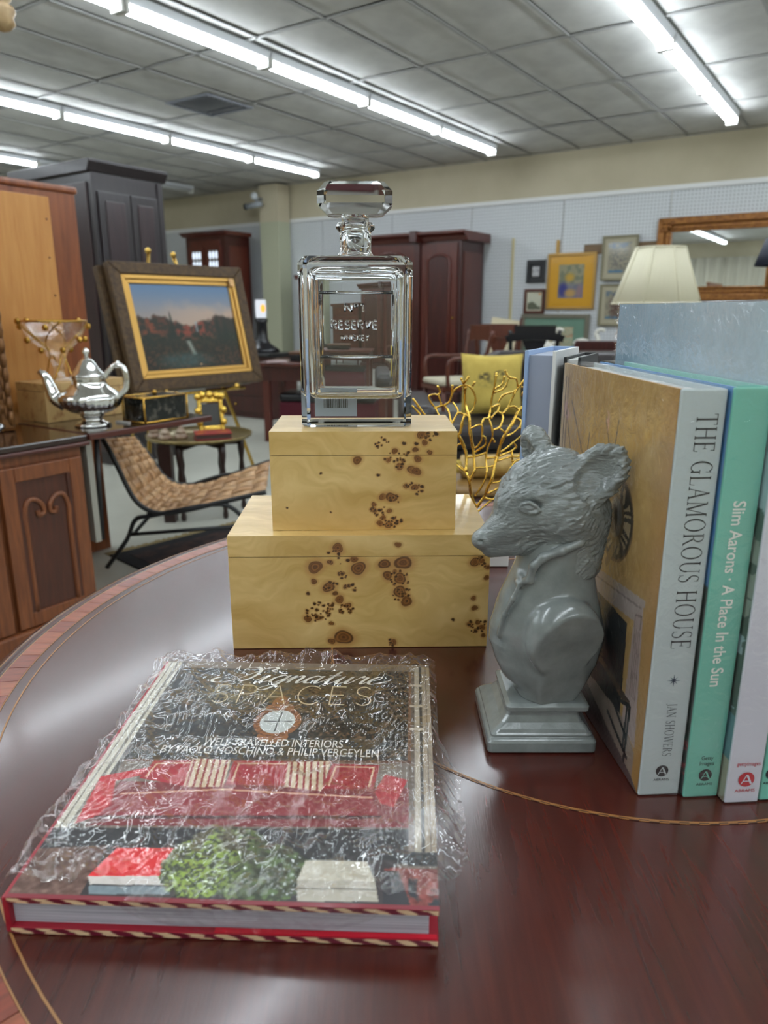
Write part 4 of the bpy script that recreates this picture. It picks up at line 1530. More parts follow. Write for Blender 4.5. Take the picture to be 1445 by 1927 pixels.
for k, br in enumerate(BR):
    pts = catmull([cp(x, y) for x, y in br], 4)
    r0 = .0023 if k < 4 else .0016
    mb.tube(pts, [r0 * rr.uniform(.8, 1.3) for _ in pts], 6)
    mb.ball(pts[-1], r0 * 1.4, 6)
stem = catmull([cp(700, 1930), cp(690, 2050) - Vector((.004, 0, 0)), Vector((-.01, 0, .05)), Vector((-.005, 0, .0182))], 4)
mb.build('branches', M_gold, cr)
MB().tube(stem, [.0045] * len(stem), 8).build('stem', M_gold, cr)

# ================================================================== DOG BUST
M_bust = mat('bust_grey', (132, 138, 136), .22, 0, (112, 118, 116), 30, bump=.22, bscale=120, coat=.6)
M_fur = mat('bust_grey_fur', (132, 138, 136), .24, 0, (112, 118, 116), 30, bump=.55, bscale=120, bstretch=(1.3, 5, 5), rot=(0, .45, 0), coat=.6)
BO = Vector((.146, .608, TOP + .0003))
SY = .0125
bust = thing('dog_bust', 'grey painted bust of a wolf-like dog in a collared coat', 'sculpture', BO, 0)


def hp(u, v, dy=0.0):
    p = on_y(u, v, BO.y + dy) - BO
    return np.array(p)


def surface_nets(F, o, h):
    S = F < 0
    nx, ny, nz = F.shape
    cnt = np.zeros((nx - 1, ny - 1, nz - 1), np.int8)
    off = [(i, j, k) for i in (0, 1) for j in (0, 1) for k in (0, 1)]
    for i, j, k in off:
        cnt += S[i:nx - 1 + i, j:ny - 1 + j, k:nz - 1 + k]
    act = (cnt > 0) & (cnt < 8)
    I, J, K = np.where(act)
    vid = np.full(act.shape, -1, np.int64)
    vid[I, J, K] = np.arange(len(I))
    pos = np.zeros((len(I), 3))
    num = np.zeros(len(I))
    for a in range(8):
        for b in range(a + 1, 8):
            da = np.array(off[b]) - np.array(off[a])
            if abs(da).sum() != 1:
                continue
            fa = F[I + off[a][0], J + off[a][1], K + off[a][2]]
            fb = F[I + off[b][0], J + off[b][1], K + off[b][2]]
            m = (fa < 0) != (fb < 0)
            t = np.where(m, fa / np.where(m, fa - fb, 1), 0)
            pos += np.where(m[:, None], np.array(off[a]) + t[:, None] * da, 0)
            num += m
    pos = pos / num[:, None] + np.stack([I, J, K], 1)
    quads = []
    for ax in range(3):
        sl0 = [slice(None)] * 3
        sl1 = [slice(None)] * 3
        sl0[ax] = slice(0, -1)
        sl1[ax] = slice(1, None)
        d = S[tuple(sl0)].astype(np.int8) - S[tuple(sl1)].astype(np.int8)
        o1, o2 = [(1, 2), (2, 0), (0, 1)][ax]
        idx = np.array(np.where(d != 0)).T
        ok = (idx[:, o1] > 0) & (idx[:, o2] > 0) & (idx[:, o1] < F.shape[o1] - 1) & (idx[:, o2] < F.shape[o2] - 1)
        idx = idx[ok]
        sg = d[tuple(idx.T)]
        e1 = np.zeros(3, int)
        e2 = np.zeros(3, int)
        e1[o1] = 1
        e2[o2] = 1
        c = [vid[tuple((idx - e1 - e2).T)], vid[tuple((idx - e2).T)], vid[tuple(idx.T)], vid[tuple((idx - e1).T)]]
        q = np.stack(c, 1)
        q[sg < 0] = q[sg < 0][:, ::-1]
        quads.append(q)
    return pos * h + o, np.concatenate(quads)


class SDF:
    def __init__(self, lo, hi, h):
        self.o, self.h = np.array(lo, float), h
        n = [int((b - a) / h) + 1 for a, b in zip(lo, hi)]
        g = np.meshgrid(*[a + h * np.arange(k) for a, k in zip(lo, n)], indexing='ij')
        self.P = [q.astype(np.float32) for q in g]
        self.F = np.full(n, 1.0, np.float32)

    def ell(self, c, r, R=None):
        d = [self.P[i] - np.float32(c[i]) for i in range(3)]
        if R is not None:
            d = [sum(np.float32(R[i][j]) * d[j] for j in range(3)) for i in range(3)]
        k0 = np.sqrt(sum((d[i] / np.float32(r[i])) ** 2 for i in range(3)))
        return (k0 - 1) * np.float32(min(r)) if min(r) * 2.2 < max(r) else (k0 - 1) * np.float32((r[0] * r[1] * r[2]) ** (1 / 3))

    def cone(self, a, b, ra, rb):
        a, b = np.array(a), np.array(b)
        ab = b - a
        L = float(ab @ ab)
        t = sum((self.P[i] - np.float32(a[i])) * np.float32(ab[i]) for i in range(3)) / np.float32(L)
        t = np.clip(t, 0, 1)
        d = np.sqrt(sum((self.P[i] - np.float32(a[i]) - t * np.float32(ab[i])) ** 2 for i in range(3)))
        return d - (np.float32(ra) * (1 - t) + np.float32(rb) * t)

    def u(self, d, k=.006):
        h = np.clip(.5 + .5 * (self.F - d) / k, 0, 1)
        self.F = self.F * (1 - h) + d * h - k * h * (1 - h)
        return self

    def sub(self, d, k=.004):
        h = np.clip(.5 - .5 * (self.F + d) / k, 0, 1)
        self.F = self.F * (1 - h) - d * h + k * h * (1 - h)
        return self

    def inter(self, d, k=.003):
        h = np.clip(.5 - .5 * (d - self.F) / k, 0, 1)
        self.F = d * (1 - h) + self.F * h + k * h * (1 - h)
        return self


def rows3(a, b, c):
    return [list(a), list(b), list(c)]


def nrm(v):
    v = np.array(v, float)
    return v / np.linalg.norm(v)


# ---- plinth: square, stepped, hollow-sided
mb = MB()
prof = [(.0490, 0, 0), (.0495, .002, 0), (.0495, .0100, 0), (.0482, .0128, 0), (.0455, .0140, 0), (.0462, .0158, 0), (.0445, .0176, 0), (.0420, .0205, .002), (.0370, .0250, .004), (.0335, .0310, .006),
        (.0320, .0360, .008)]
secs = [(rrect(hf, -hf, hf, .004, 4), z) for hf, z, dx in prof]
secs = [([(a - .001 + dx * .3, b + SY - dx * .6) for a, b in poly], z) for (poly, z), (_, _, dx) in zip(secs, prof)]
loft(secs, smooth=False).build('plinth', M_bust, bust, bevel=.0012, seg=3)
secs = [([(a + .004, b + .006) for a, b in rrect(hf, -hf * .95, hf * .95, .004, 4)], z) for hf, z in ((.034, .0358), (.0375, .0375), (.0378, .0420), (.034, .0440))]
loft(secs).build('bead', M_bust, bust, bevel=.0006)

# ---- torso
T_ = SDF((-.062, -.072, .036), (.088, .060, .212), .00125)
lev = [(1290, 975, 1092), (1271, 962, 1107), (1257, 950, 1115), (1229, 936, 1132), (1194, 927, 1144), (1166, 928, 1142), (1116, 945, 1133), (1080, 962, 1127), (1053, 976, 1122), (1020, 985, 1126), (985, 1000, 1130), (940, 1020, 1130)]
zs, xc, hw = [], [], []
for v, a, b in lev:
    A_, B_ = hp(a, v), hp(b, v)
    zs.append((A_[2] + B_[2]) / 2)
    xc.append((A_[0] + B_[0]) / 2)
    hw.append((B_[0] - A_[0]) / 2)
zs, xc, hw = map(np.array, (zs, xc, hw))
Z = T_.P[2]
cx = np.interp(Z, zs, xc).astype(np.float32)
rx = np.interp(Z, zs, hw).astype(np.float32)
dp = np.interp(Z, [.03, .06, .10, .14, .18, .22], [.028, .036, .038, .036, .031, .028]).astype(np.float32)
d = (np.sqrt(((T_.P[0] - cx) / rx) ** 2 + (T_.P[1] / dp) ** 2) - 1) * np.minimum(rx, dp) * .8
T_.u(d.astype(np.float32), .001)
T_.inter(np.abs(Z - np.float32(.125)) - np.float32(.0825), .004)
# sawn-off shoulder: a rounded disc with a flat face turned to the viewer's right
c = hp(1070, 1196, -.036)
T_.u(T_.ell(c, (.034, .020, .037)), .004)
pn = nrm((.22, -1, -.28))
pd = sum(T_.P[i] * np.float32(pn[i]) for i in range(3)) - np.float32(float(pn @ (c + pn * .0075)))
T_.inter(pd, .0015)
# coat collar round the neck and front placket
col = [hp(1133, 968, -.004), hp(1128, 992, -.022), hp(1100, 1014, -.030), hp(1065, 1030, -.034), hp(1030, 1042, -.033), hp(1012, 1058, -.032), hp(1004, 1084, -.030), hp(985, 1090, -.022)]
for a, b in zip(col[:-1], col[1:]):
    T_.u(T_.cone(a, b, .0036, .0034), .003)
cb = [hp(1133, 968, -.004), hp(1130, 962, .012), hp(1090, 990, .030), hp(1030, 1010, .030), hp(990, 1050, .010), hp(985, 1090, -.022)]
for a, b in zip(cb[:-1], cb[1:]):
    T_.u(T_.cone(a, b, .0036, .0036), .003)
pl = [hp(985, 1092, -.026), hp(972, 1120, -.026), hp(955, 1150, -.022), hp(945, 1190, -.018)]
for a, b in zip(pl[:-1], pl[1:]):
    T_.u(T_.cone(a, b, .0022, .0018), .002)
T_.sub(T_.cone(hp(992, 1050, -.04), hp(985, 1085, -.036), .006, .003), .003)
T_.F += (vnoise3(T_.P[0] * 70, T_.P[1] * 70, T_.P[2] * 70, 900) - .5) * .0012
Vv, Qq = surface_nets(T_.F, T_.o, T_.h)
raw_mesh('torso', Vv, Qq, M_bust, bust)

# ---- head
Hd = SDF((-.070, -.064, .138), (.090, .062, .300), .0009)
sk = hp(1050, 908, .004)
Hd.u(Hd.ell(sk, (.0365, .036, .0345)), .001)
Hd.u(Hd.ell(hp(1062, 958, -.004), (.036, .034, .029)), .012)            # cheeks
Hd.u(Hd.cone(hp(1090, 960, .004), hp(1075, 1040, .0), .031, .030), .012)  # throat
nose = hp(912, 1008, -.014)
Hd.u(Hd.cone(hp(1010, 950, -.006), hp(920, 1006, -.013), .0265, .0098), .010)   # muzzle
Hd.u(Hd.cone(hp(1030, 998, -.006), hp(930, 1026, -.013), .0180, .0074), .007)   # lower jaw
Hd.u(Hd.ell(nose, (.0088, .0092, .0082)), .003)
Hd.u(Hd.cone(hp(1000, 905, -.004), hp(975, 935, -.008), .020, .017), .010)      # forehead to stop
# brows, eyes
Hd.u(Hd.cone(hp(980, 925, -.020), hp(1020, 925, -.028), .0068, .0062), .004)
Hd.u(Hd.cone(hp(968, 905, .012), hp(960, 920, .012), .010, .008), .006)
ey = hp(1004, 948, -.0325)
Hd.sub(Hd.ell(ey, (.0098, .006, .0056)), .003)
Hd.u(Hd.ell(ey + np.array([.0, .0035, 0]), (.0078, .0066, .0048)), .0008)
up_ = [hp(986, 949, -.030), hp(993, 941, -.0325), hp(1004, 938, -.0345), hp(1015, 944, -.0345), hp(1024, 953, -.0335)]
lw_ = [hp(986, 949, -.030), hp(994, 955, -.0325), hp(1005, 958, -.0345), hp(1015, 957, -.0345), hp(1024, 953, -.0335)]
for path_ in (up_, lw_):
    for a, b in zip(path_[:-1], path_[1:]):
        Hd.u(Hd.cone(a, b, .0014, .0014), .0012)
# mouth line and nostril
for a, b in (((925, 1023), (965, 1030)), ((965, 1030), (1005, 1022))):
    Hd.sub(Hd.cone(hp(*a, -.023), hp(*b, -.0235 if b[0] < 1000 else -.030), .0011, .0011), .0015)
Hd.sub(Hd.ell(hp(910, 1012, -.0225), (.0022, .002, .0016)), .001)
# near ear: a cupped leaf
tip, root = hp(1166, 840, -.022), hp(1098, 912, -.016)
ax = nrm(tip - root)
nr = nrm(np.array((-.25, -1, .22)))
nr = nrm(nr - ax * (nr @ ax))
si = np.cross(nr, ax)
ec = hp(1134, 886, -.022)
RR = rows3(ax, si, nr)
Hd.u(Hd.ell(ec, (.0290, .0205, .0085), RR), .005)
Hd.sub(Hd.ell(ec + nr * .0100 + ax * .003, (.0235, .0155, .0105), RR), .002)
Hd.u(Hd.cone(hp(1080, 905, -.010), hp(1106, 905, -.014), .014, .010), .008)
ear_c = ec + nr * .006
# far ear, foreshortened
tip, root = hp(1012, 812, .022), hp(1030, 868, .020)
ax = nrm(tip - root)
nr = nrm(np.array((-.9, -.35, .2)))
nr = nrm(nr - ax * (nr @ ax))
si = np.cross(nr, ax)
ec = hp(1017, 834, .020)
RR = rows3(ax, si, nr)
Hd.u(Hd.ell(ec, (.0200, .0150, .0125), RR), .006)
Hd.sub(Hd.ell(ec + nr * .014, (.0140, .0095, .008), RR), .003)
# combed fur
q = nrm(hp(1080, 930) - hp(915, 1008))
w = nrm(np.cross(q, (0, 1, 0)))
a = sum(Hd.P[i] * np.float32(q[i]) for i in range(3))
b = sum(Hd.P[i] * np.float32(w[i]) for i in range(3))
wv = (vnoise3(Hd.P[0] * 60, Hd.P[1] * 60, Hd.P[2] * 60, 40) - .5) * .012
band = np.abs(Hd.F) < .004
fur = np.zeros_like(Hd.F)
aa, bb, yy = a[band], b[band] + wv[band], Hd.P[1][band]
fur[band] = vnoise3(aa * 130, bb * 560, yy * 560, 70) + .4 * vnoise3(aa * 80, bb * 300, yy * 300, 71) - .7
noseless = np.clip((a - float(q @ nose) - .014) / .012, 0, 1)
eye_d = np.sqrt(sum((Hd.P[i] - np.float32(ey[i])) ** 2 for i in range(3)))
ear_d = np.sqrt(sum((Hd.P[i] - np.float32(ear_c[i])) ** 2 for i in range(3)))
Hd.F += fur * .0022 * noseless * np.clip((ear_d - .013) / .008, .15, 1) * np.clip((eye_d - .010) / .006, 0, 1)
Vv, Qq = surface_nets(Hd.F, Hd.o, Hd.h)
keep = (Vv[:, 2] > .1395) & (Vv[:, 2] < .2985)
raw_mesh('head', Vv, Qq, M_fur, bust)

bust.location = BO + Vector((-.0046, -.0050, 0))      # clear of the gold book's cover
bust.scale = (.98, .98, .99)

# ================================================================== BACKGROUND: LEFT GROUP
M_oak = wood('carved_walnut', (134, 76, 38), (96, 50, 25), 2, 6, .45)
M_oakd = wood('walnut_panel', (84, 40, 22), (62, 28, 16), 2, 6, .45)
M_dtop = wood('dark_polished_top', (48, 26, 20), (34, 18, 15), 1, 5, .12, .5, 0)
M_edge = wood('red_brown_edge', (86, 38, 28), (66, 28, 22), 1, 5, .3)
FX = -2.325
cb = thing('carved_cabinet', 'carved walnut cabinet with gothic arch doors at the left edge', 'cabinet', R(0, 0, 0), RZ)
MB().box(FX - .50, FX - .02, .30, 1.515, .06, .675).build('body', M_oak, cb)
MB().box(FX - .51, FX + .012, .28, 1.532, 0, .07).build('plinth', M_oak, cb, bevel=.008)
MB().box(FX - .52, FX + .010, .27, 1.540, .676, .690).build('top_moulding', M_edge, cb, bevel=.004)
MB().box(FX - .52, FX + .004, .275, 1.535, .690, .7125).build('top', M_dtop, cb, bevel=.004)
for y0, y1 in ((1.205, 1.505), (.885, 1.185), (.56, .865)):
    z0, z1, s = .075, .64, .05
    dr = MB().box(FX - .019, FX - .012, y0, y1, z0, z1).build('door', M_oak, cb)
    for a in ((y0, y0 + s, z0, z1), (y1 - s, y1, z0, z1), (y0 + s, y1 - s, z0, z0 + s), (y0 + s, y1 - s, z1 - s, z1)):
        MB().box(FX - .0118, FX, a[0], a[1], a[2], a[3]).build('door_rail', M_oak, dr, bevel=.003)
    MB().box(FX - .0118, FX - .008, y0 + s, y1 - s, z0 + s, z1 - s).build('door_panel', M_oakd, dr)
    c = (y0 + y1) / 2
    for sg in (-1, 1):
        path = [(c + sg * .080, z0 + s), (c + sg * .080, .40), (c + sg * .082, .47), (c + sg * .068, .515), (c + sg * .040, .520), (c + sg * .016, .498), (c + sg * .012, .470), (c + sg * .030, .462), (c + sg * .034, .480)]
        MB().tube(catmull([(FX - .006, a, b) for a, b in path], 5), .0085, 8).build('arch_moulding', M_oak, dr)
    for a0, a1, b0, b1 in ((y0 + s, y0 + s + .014, z0 + s, z1 - s), (y1 - s - .014, y1 - s, z0 + s, z1 - s)):
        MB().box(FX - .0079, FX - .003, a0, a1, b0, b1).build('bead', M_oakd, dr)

MB().box(FX - .46, FX, 1.545, 2.13, .690, .7125).build('leaf', [M_edge], cb, bevel=.003)
MB().box(FX - .455, FX - .006, 1.55, 2.125, .7126, .7140).build('leaf_veneer', M_dtop, cb)
M_fblack0 = mat('iron_black', (24, 24, 26), .4)
M_post = mat('grey_post', (150, 146, 136), .5)
MB().prism([(FX - .30, 1.546), (FX - .03, 1.546), (FX - .03, 1.57), (FX - .30, 1.57)], .30, .69).build('leaf_bracket', M_post, cb)
MB().tube([(FX - .04, 1.60, .69), (FX - .05, 1.585, .30)], .010, 8).build('leaf_strut', M_fblack0, cb)
SURF = .7143


def room_of(p):
    q = np.array((p.x, p.y, 0))
    return float(q @ E1), float(q @ E2)


# ---- silver teapot
M_silver = mat('polished_silver', (232, 232, 230), .10, 1.0)
p = on_z(176, 801, SURF)
tp = thing('silver_teapot', 'polished silver teapot with fluted belly on the dark table', 'teapot', (p.x, p.y, SURF + .0004), math.radians(-4))
tp.scale = (1.27, 1.27, 1.22)
K = .00205
MB().lathe([(.0, 0), (.052, 0), (.053, .006), (.044, .012), (.030, .018), (.028, .026), (.036, .033), (.036, .036)], 40).build('foot', M_silver, tp)
MB().lathe([(.034, .037), (.060, .046), (.082, .062), (.092, .082), (.090, .092), (.078, .104), (.060, .118), (.050, .130), (.047, .142), (.052, .150), (.050, .152)], 96, flute=.05, nfl=28, fl=(.045, .088)).build('body', M_silver, tp)
lid = MB().lathe([(.053, .1525), (.050, .158), (.040, .168), (.030, .182), (.022, .196), (.012, .206), (.0, .208)], 40).build('lid', M_silver, tp)
MB().lathe([(0, .2075), (.008, .210), (.006, .216), (.012, .224), (.009, .234), (0, .240)], 20).build('finial', M_silver, lid)
MB().tube(catmull([(-.080, 0, .070), (-.108, 0, .086), (-.120, 0, .118), (-.132, 0, .152), (-.150, 0, .166)], 6), [.026 - .017 * i / 24 for i in range(25)], 14).build('spout', M_silver, tp)
MB().tube(catmull([(.050, 0, .150), (.062, 0, .168), (.085, 0, .186), (.108, 0, .180), (.116, 0, .150), (.112, 0, .118), (.092, 0, .096), (.080, 0, .086)], 5), .0085, 10).build('handle', M_silver, tp)
MB().ball((.093, 0, .192), .009, 10).build('thumb_piece', M_silver, tp)

# ---- pale burl box under the compote
M_burl2 = mat('pale_burl', (196, 162, 108), .4, 0, (150, 104, 56), 26, lo=.5, hi=.72, coat=.2)
k = on_z(112, 800, SURF)
a0, b0 = room_of(k)
b0 -= .075
pb_ = thing('burl_box', 'pale burl wood box behind the silver teapot', 'box', R(a0, b0, SURF + .0004), RZ)
MB().box(-.20, 0, 0, .36, 0, .118).build('body', M_burl2, pb_, bevel=.002)
MB().box(-.20, 0, 0, .36, .120, .152).build('lid', M_burl2, pb_, bevel=.002)
# ---- compote
M_cg = film('compote_glass', .10, .75, .04, .5, 45)
M_brass = mat('brass', (190, 150, 72), .25, 1.0)
q = R(a0 + .13, b0 - .095, SURF + .153)
cm = thing('glass_compote', 'footed glass compote wound with gold vine wire', 'compote', (q.x, q.y, q.z), 0)
MB().lathe([(.055, 0), (.055, .006), (.022, .014), (.020, .05), (.034, .09), (.048, .118), (.075, .138), (.100, .165), (.118, .20), (.124, .232)], 40, cap=False).build('bowl', M_cg, cm)
MB().tube([(.123 * math.cos(t), .123 * math.sin(t), .232) for t in np.linspace(0, 6.283, 40)[:-1]], .004, 6, True).build('rim', M_brass, cm)
rr = random.Random(11)
for s in range(4):
    pts = []
    for i in range(16):
        t = i / 15
        a = s * 1.57 + t * 2.2
        r_ = .05 - .028 * math.sin(t * 3.14 * .7) if t < .45 else .03 + .10 * ((t - .45) / .55)
        pts.append((r_ * math.cos(a), r_ * math.sin(a), .005 + .226 * t))
    MB().tube(catmull(pts, 2), .0032, 6).build('vine_wire', M_brass, cm)
for s in range(14):
    a = rr.random() * 6.28
    z = rr.choice((.12, .16, .21, .232))
    r_ = {.12: .06, .16: .11, .21: .13, .232: .13}[z]
    MB().ball((r_ * math.cos(a), r_ * math.sin(a), z), .013, 8, (1, .5, 1)).build('gold_leaf', M_brass, cm)

# ---- black and gold box
M_jet = mat('mottled_black', (28, 30, 30), .15, 0, (92, 88, 80), 30, lo=.5, hi=.75)
k = on_z(274, 799, SURF)
a1, b1_ = room_of(k)
jb = thing('jewellery_box', 'black mottled glass box with gold edges and knob', 'box', R(a1, b1_, SURF + .0004), RZ)
w, l, hh = .13, .21, .095
MB().box(-w + .004, -.004, .004, l - .004, 0, hh).build('body', M_jet, jb)
MB().box(-w + .004, -.004, .004, l - .004, hh + .001, hh + .006).build('lid', M_jet, jb)
for x_ in (-w, 0):
    for y_ in (0, l):
        MB().tube([(x_, y_, 0), (x_, y_, hh + .006)], .0045, 6).build('gold_edge', M_brass, jb)
for z_ in (.0045, hh + .004):
    for q in (((-w, 0), (0, 0)), ((0, 0), (0, l)), ((0, l), (-w, l)), ((-w, l), (-w, 0))):
        MB().tube([(q[0][0], q[0][1], z_), (q[1][0], q[1][1], z_)], .0045, 6).build('gold_edge', M_brass, jb)
MB().ball((-w / 2, l / 2, hh + .016), .011, 10).build('knob', M_brass, jb)
# ---- price tag
k = on_z(232, 796, SURF)
tg = MB().box(-.035, .035, -.006, .006, 0, .006).build('price_tag', M_white, loc=(k.x, k.y, SURF + .0004), rz=-.5)
tag(tg, 'small white paper tag lying beside the black and gold box', 'tag')
# ---- carved frame leaning at the far left
M_gilt = mat('aged_gilt', (128, 86, 42), .45, .35, (92, 56, 26), 30, bump=.6, bscale=50)
k = on_z(44, 812, SURF)
gf = thing('leaning_mirror', 'carved aged gilt mirror frame leaning at the left picture edge', 'mirror', (k.x - .045, k.y + .03, SURF + .0035), math.radians(24))
L = Matrix.Rotation(math.radians(-3), 4, 'X')
gf.scale = (.7, 1, 1)
st_ = MB().box(-.06, 0, 0, .04, 0, .62, M=L).build('stile', M_gilt, gf, bevel=.006)
MB().box(-.5, -.44, 0, .04, 0, .62, M=L).build('stile', M_gilt, gf, bevel=.006)
MB().box(-.44, -.06, 0, .04, 0, .07, M=L).build('rail', M_gilt, gf, bevel=.006)
MB().box(-.44, -.06, 0, .04, .55, .62, M=L).build('rail', M_gilt, gf, bevel=.006)
MB().box(-.44, -.06, .015, .02, .07, .55, M=L).build('mirror_glass', mat('mirror', (225, 228, 228), .02, 1.0), gf)
for i in range(11):
    o_ = MB()
    z_ = .04 + i * .052
    o_.ball((-.010, -.002, z_), .015, 8, (1.1, .7, 1.9), M=L).ball((-.030, -.004, z_ + .02), .010, 8, (.8, .7, 2.4), M=L).ball((-.048, -.003, z_ + .035), .009, 8, (.8, .7, 2.0), M=L)
    o_.build('carved_leaf', M_gilt, gf)
# ---- bowl
k = on_z(10, 826, SURF)
bw = thing('serving_bowl', 'dark striped bowl at the lower left on the cabinet top', 'bowl', (k.x - .10, k.y - .06, SURF + .0004), 0)
MB().lathe([(0, 0), (.05, 0), (.075, .01), (.11, .03), (.125, .045), (.12, .047), (.07, .02), (0, .012)], 40).build('bowl_body', mat('bowl_black', (26, 28, 32), .15, 0, (150, 150, 148), 8, (1, 6, 1), lo=.6, hi=.66), bw)

# ---- honey board and mahogany back panel, dark wardrobe
M_honey = wood('honey_ply', (196, 140, 74), (178, 118, 56), 2, 3, .45)
M_mahp = wood('mahogany_panel', (146, 82, 42), (112, 56, 28), 2, 3, .35)
k = on_e2(111, 545, -2.935)
a2, b2 = room_of(k)
hb = thing('plywood_panel', 'tall honey coloured plywood back panel behind the teapot', 'panel', R(a2, b2, 0), RZ)
zt = on_e2(96, 371, -2.935).z
MB().box(-.02, 0, -1.1, 0, .0, zt).build('board', M_honey, hb, bevel=.002)
MB().box(-.045, -.021, -1.1, -.01, zt - .08, zt - .01).build('batten', M_honey, hb)
for i in range(9):
    MB().ball((.001, -.02 - .006 * (i % 2), .3 + i * .15), .004, 6).build('tack', M_edge, hb)
k = on_e2(148, 450, -3.07)
a3, b3 = room_of(k)
zt = on_e2(136, 352, -3.07).z
mp_ = thing('headboard', 'reddish mahogany panel with moulded top behind the plywood', 'panel', R(a3, b3, 0), RZ)
MB().box(-.03, 0, -1.3, 0, 0, zt - .03).build('board', M_mahp, mp_)
MB().box(-.045, .012, -1.32, .012, zt - .03, zt).build('top_rail', M_mahp, mp_, bevel=.01, seg=3)

M_ebony = wood('ebonised_wood', (42, 34, 36), (30, 24, 27), 2, 4, .35)
M_ebp = wood('ebonised_panel', (54, 36, 38), (38, 26, 30), 2, 4, .3)
dw = thing('wardrobe', 'tall dark ebonised two-door wardrobe behind the landscape painting', 'wardrobe', R(0, 0, 0), RZ)
ex, ey0, ey1, ez = -4.70, 3.345, 3.95, 2.135
MB().box(ex - .94, ex, ey0, ey1, .0, ez - .08).build('carcass', M_ebony, dw)
MB().prism([(ex - .97, ez - .08), (ex + .005, ez - .08), (ex + .04, ez - .02), (ex + .04, ez), (ex - .97, ez)], ey0 - .03, ey1 + .035, 'y').build('cornice', M_ebony, dw, bevel=.006)
for y0, y1 in ((ey0 + .035, (ey0 + ey1) / 2 - .004), ((ey0 + ey1) / 2 + .004, ey1 - .06)):
    d_ = MB().box(ex, ex + .018, y0, y1, .2, ez - .20).build('door', M_ebony, dw, bevel=.003)
    MB().box(ex + .018, ex + .026, y0 + .05, y1 - .05, .3, ez - .26).build('door_panel', M_ebp, d_, bevel=.006)
    MB().ball((ex + .03, y1 - .02, 1.0), .014, 8).build('knob', M_brass, d_)
MB().box(ex, ex + .012, ey1 - .05, ey1 - .005, .15, ez - .09).build('pilaster', M_ebony, dw)
for y0, y1 in ((-.92, -.62), (-.60, -.05)):
    MB().box(ex + y0, ex + y1, ey0 - .012, ey0, .1, ez - .14).build('side_panel', M_ebp, dw, bevel=.004)

# ---- landscape painting on a brass easel
th = math.radians(40)
dv = Vector((math.sin(th), math.cos(th), 0))
nv = Vector((-dv.y, dv.x, 0))
lean = math.radians(14)
uv_ = Vector((0, 0, 1)) * math.cos(lean) + nv * math.sin(lean)
fn = dv.cross(uv_)                       # towards the viewer's right
PO = on_y(250, 741, 4.2)
PM = Matrix(((dv.x, uv_.x, -fn.x if False else fn.x, 0), (dv.y, uv_.y, fn.y, 0), (dv.z, uv_.z, fn.z, 0), (0, 0, 0, 1)))
pw, phh = .95, .745
pa = thing('landscape_painting', 'autumn mountain stream oil painting in wide bronze and gilt frame', 'painting', PO, 0)
M_bronze = mat('bronze_frame', (88, 66, 38), .5, .3, (62, 44, 26), 40, bump=.5, bscale=60)
M_giltf = mat('gilt_slip', (196, 152, 78), .35, .6)


def frame_bars(x0, x1, y0, y1, w, d0, d1, m, name, parent, M, bev=.006):
    for q in (((x0, y0), (x1, y0), (x1 - w, y0 + w), (x0 + w, y0 + w)), ((x1, y0), (x1, y1), (x1 - w, y1 - w), (x1 - w, y0 + w)),
              ((x1, y1), (x0, y1), (x0 + w, y1 - w), (x1 - w, y1 - w)), ((x0, y1), (x0, y0), (x0 + w, y0 + w), (x0 + w, y1 - w))):
        MB().prism(list(q), d0, d1, 'z', M=M).build(name, m, parent, bevel=bev)


frame_bars(0, pw, 0, phh, .070, -.02, .035, M_bronze, 'frame_bar', pa, PM)
frame_bars(.071, pw - .071, .071, phh - .071, .024, -.01, .030, M_giltf, 'gilt_bar', pa, PM, .003)
frame_bars(.097, pw - .097, .097, phh - .097, .022, -.01, .020, M_giltf, 'gilt_bar', pa, PM, .003)
MB().box(-.03, pw - .05, -.0, phh - .01, -.075, -.03, M=PM).build('backing_frame', M_bronze, pa)
lp = Paint(170, 130, 1.3)
sky = np.clip((lp.V - .45) / .5, 0, 1)[..., None]
lp.I = np.array([186, 160, 140.]) * (1 - sky) + np.array([110, 136, 168.]) * sky
n1, n2, n3 = lp.noise(9, 7, 2), lp.noise(26, 22, 3), lp.noise(60, 50, 4)
cloud = np.clip((.80 - lp.V + .25 * (n1 - .5)) * 6, 0, 1) * np.clip((lp.U - .02) * 3, 0, 1)
lp.fill((196, 168, 148), cloud * np.clip(.25 + lp.U * .9, 0, 1), .85)
tl = .60 + .10 * (lp.noise(14, 1, 5) - .5) + .05 * np.sin(lp.U * 9)
tree = np.clip((tl - lp.V + .06 * (n2 - .5)) * 30, 0, 1)
lp.fill((60, 58, 52), tree)
lp.fill((48, 54, 46), np.clip((.46 - lp.V) * 12, 0, 1))
lp.fill((74, 78, 60), np.clip((n2 - .5) * 5, 0, 1) * np.clip((.46 - lp.V) * 12, 0, 1), .6)
red = tree * np.clip((n2 - .42) * 5, 0, 1) * np.clip(1.5 - abs(lp.V - .50) / .13, 0, 1)
lp.fill((152, 76, 60), red * np.clip(1.4 - abs(lp.U - .52) / .25, 0, 1), .9)
lp.fill((150, 80, 56), red * np.clip(1.2 - abs(lp.U - .12) / .14, 0, 1), .8)
for cxx, t_, w_ in ((.33, .70, .06), (.30, .62, .07), (.80, .64, .08), (.10, .55, .07), (.88, .60, .09)):
    lp.fill((46, 54, 48), np.clip(1 - abs(lp.U - cxx) / (w_ * np.clip((t_ - lp.V) / .3, .02, 1)), 0, 1) * (lp.V < t_) * (lp.V > .25) * np.clip(n3 + .5, 0, 1), .95)
lp.fill((50, 48, 40), np.clip((.36 - lp.V + .1 * (n1 - .5)) * 8, 0, 1) * np.clip(n2 + .4, 0, 1), .85)
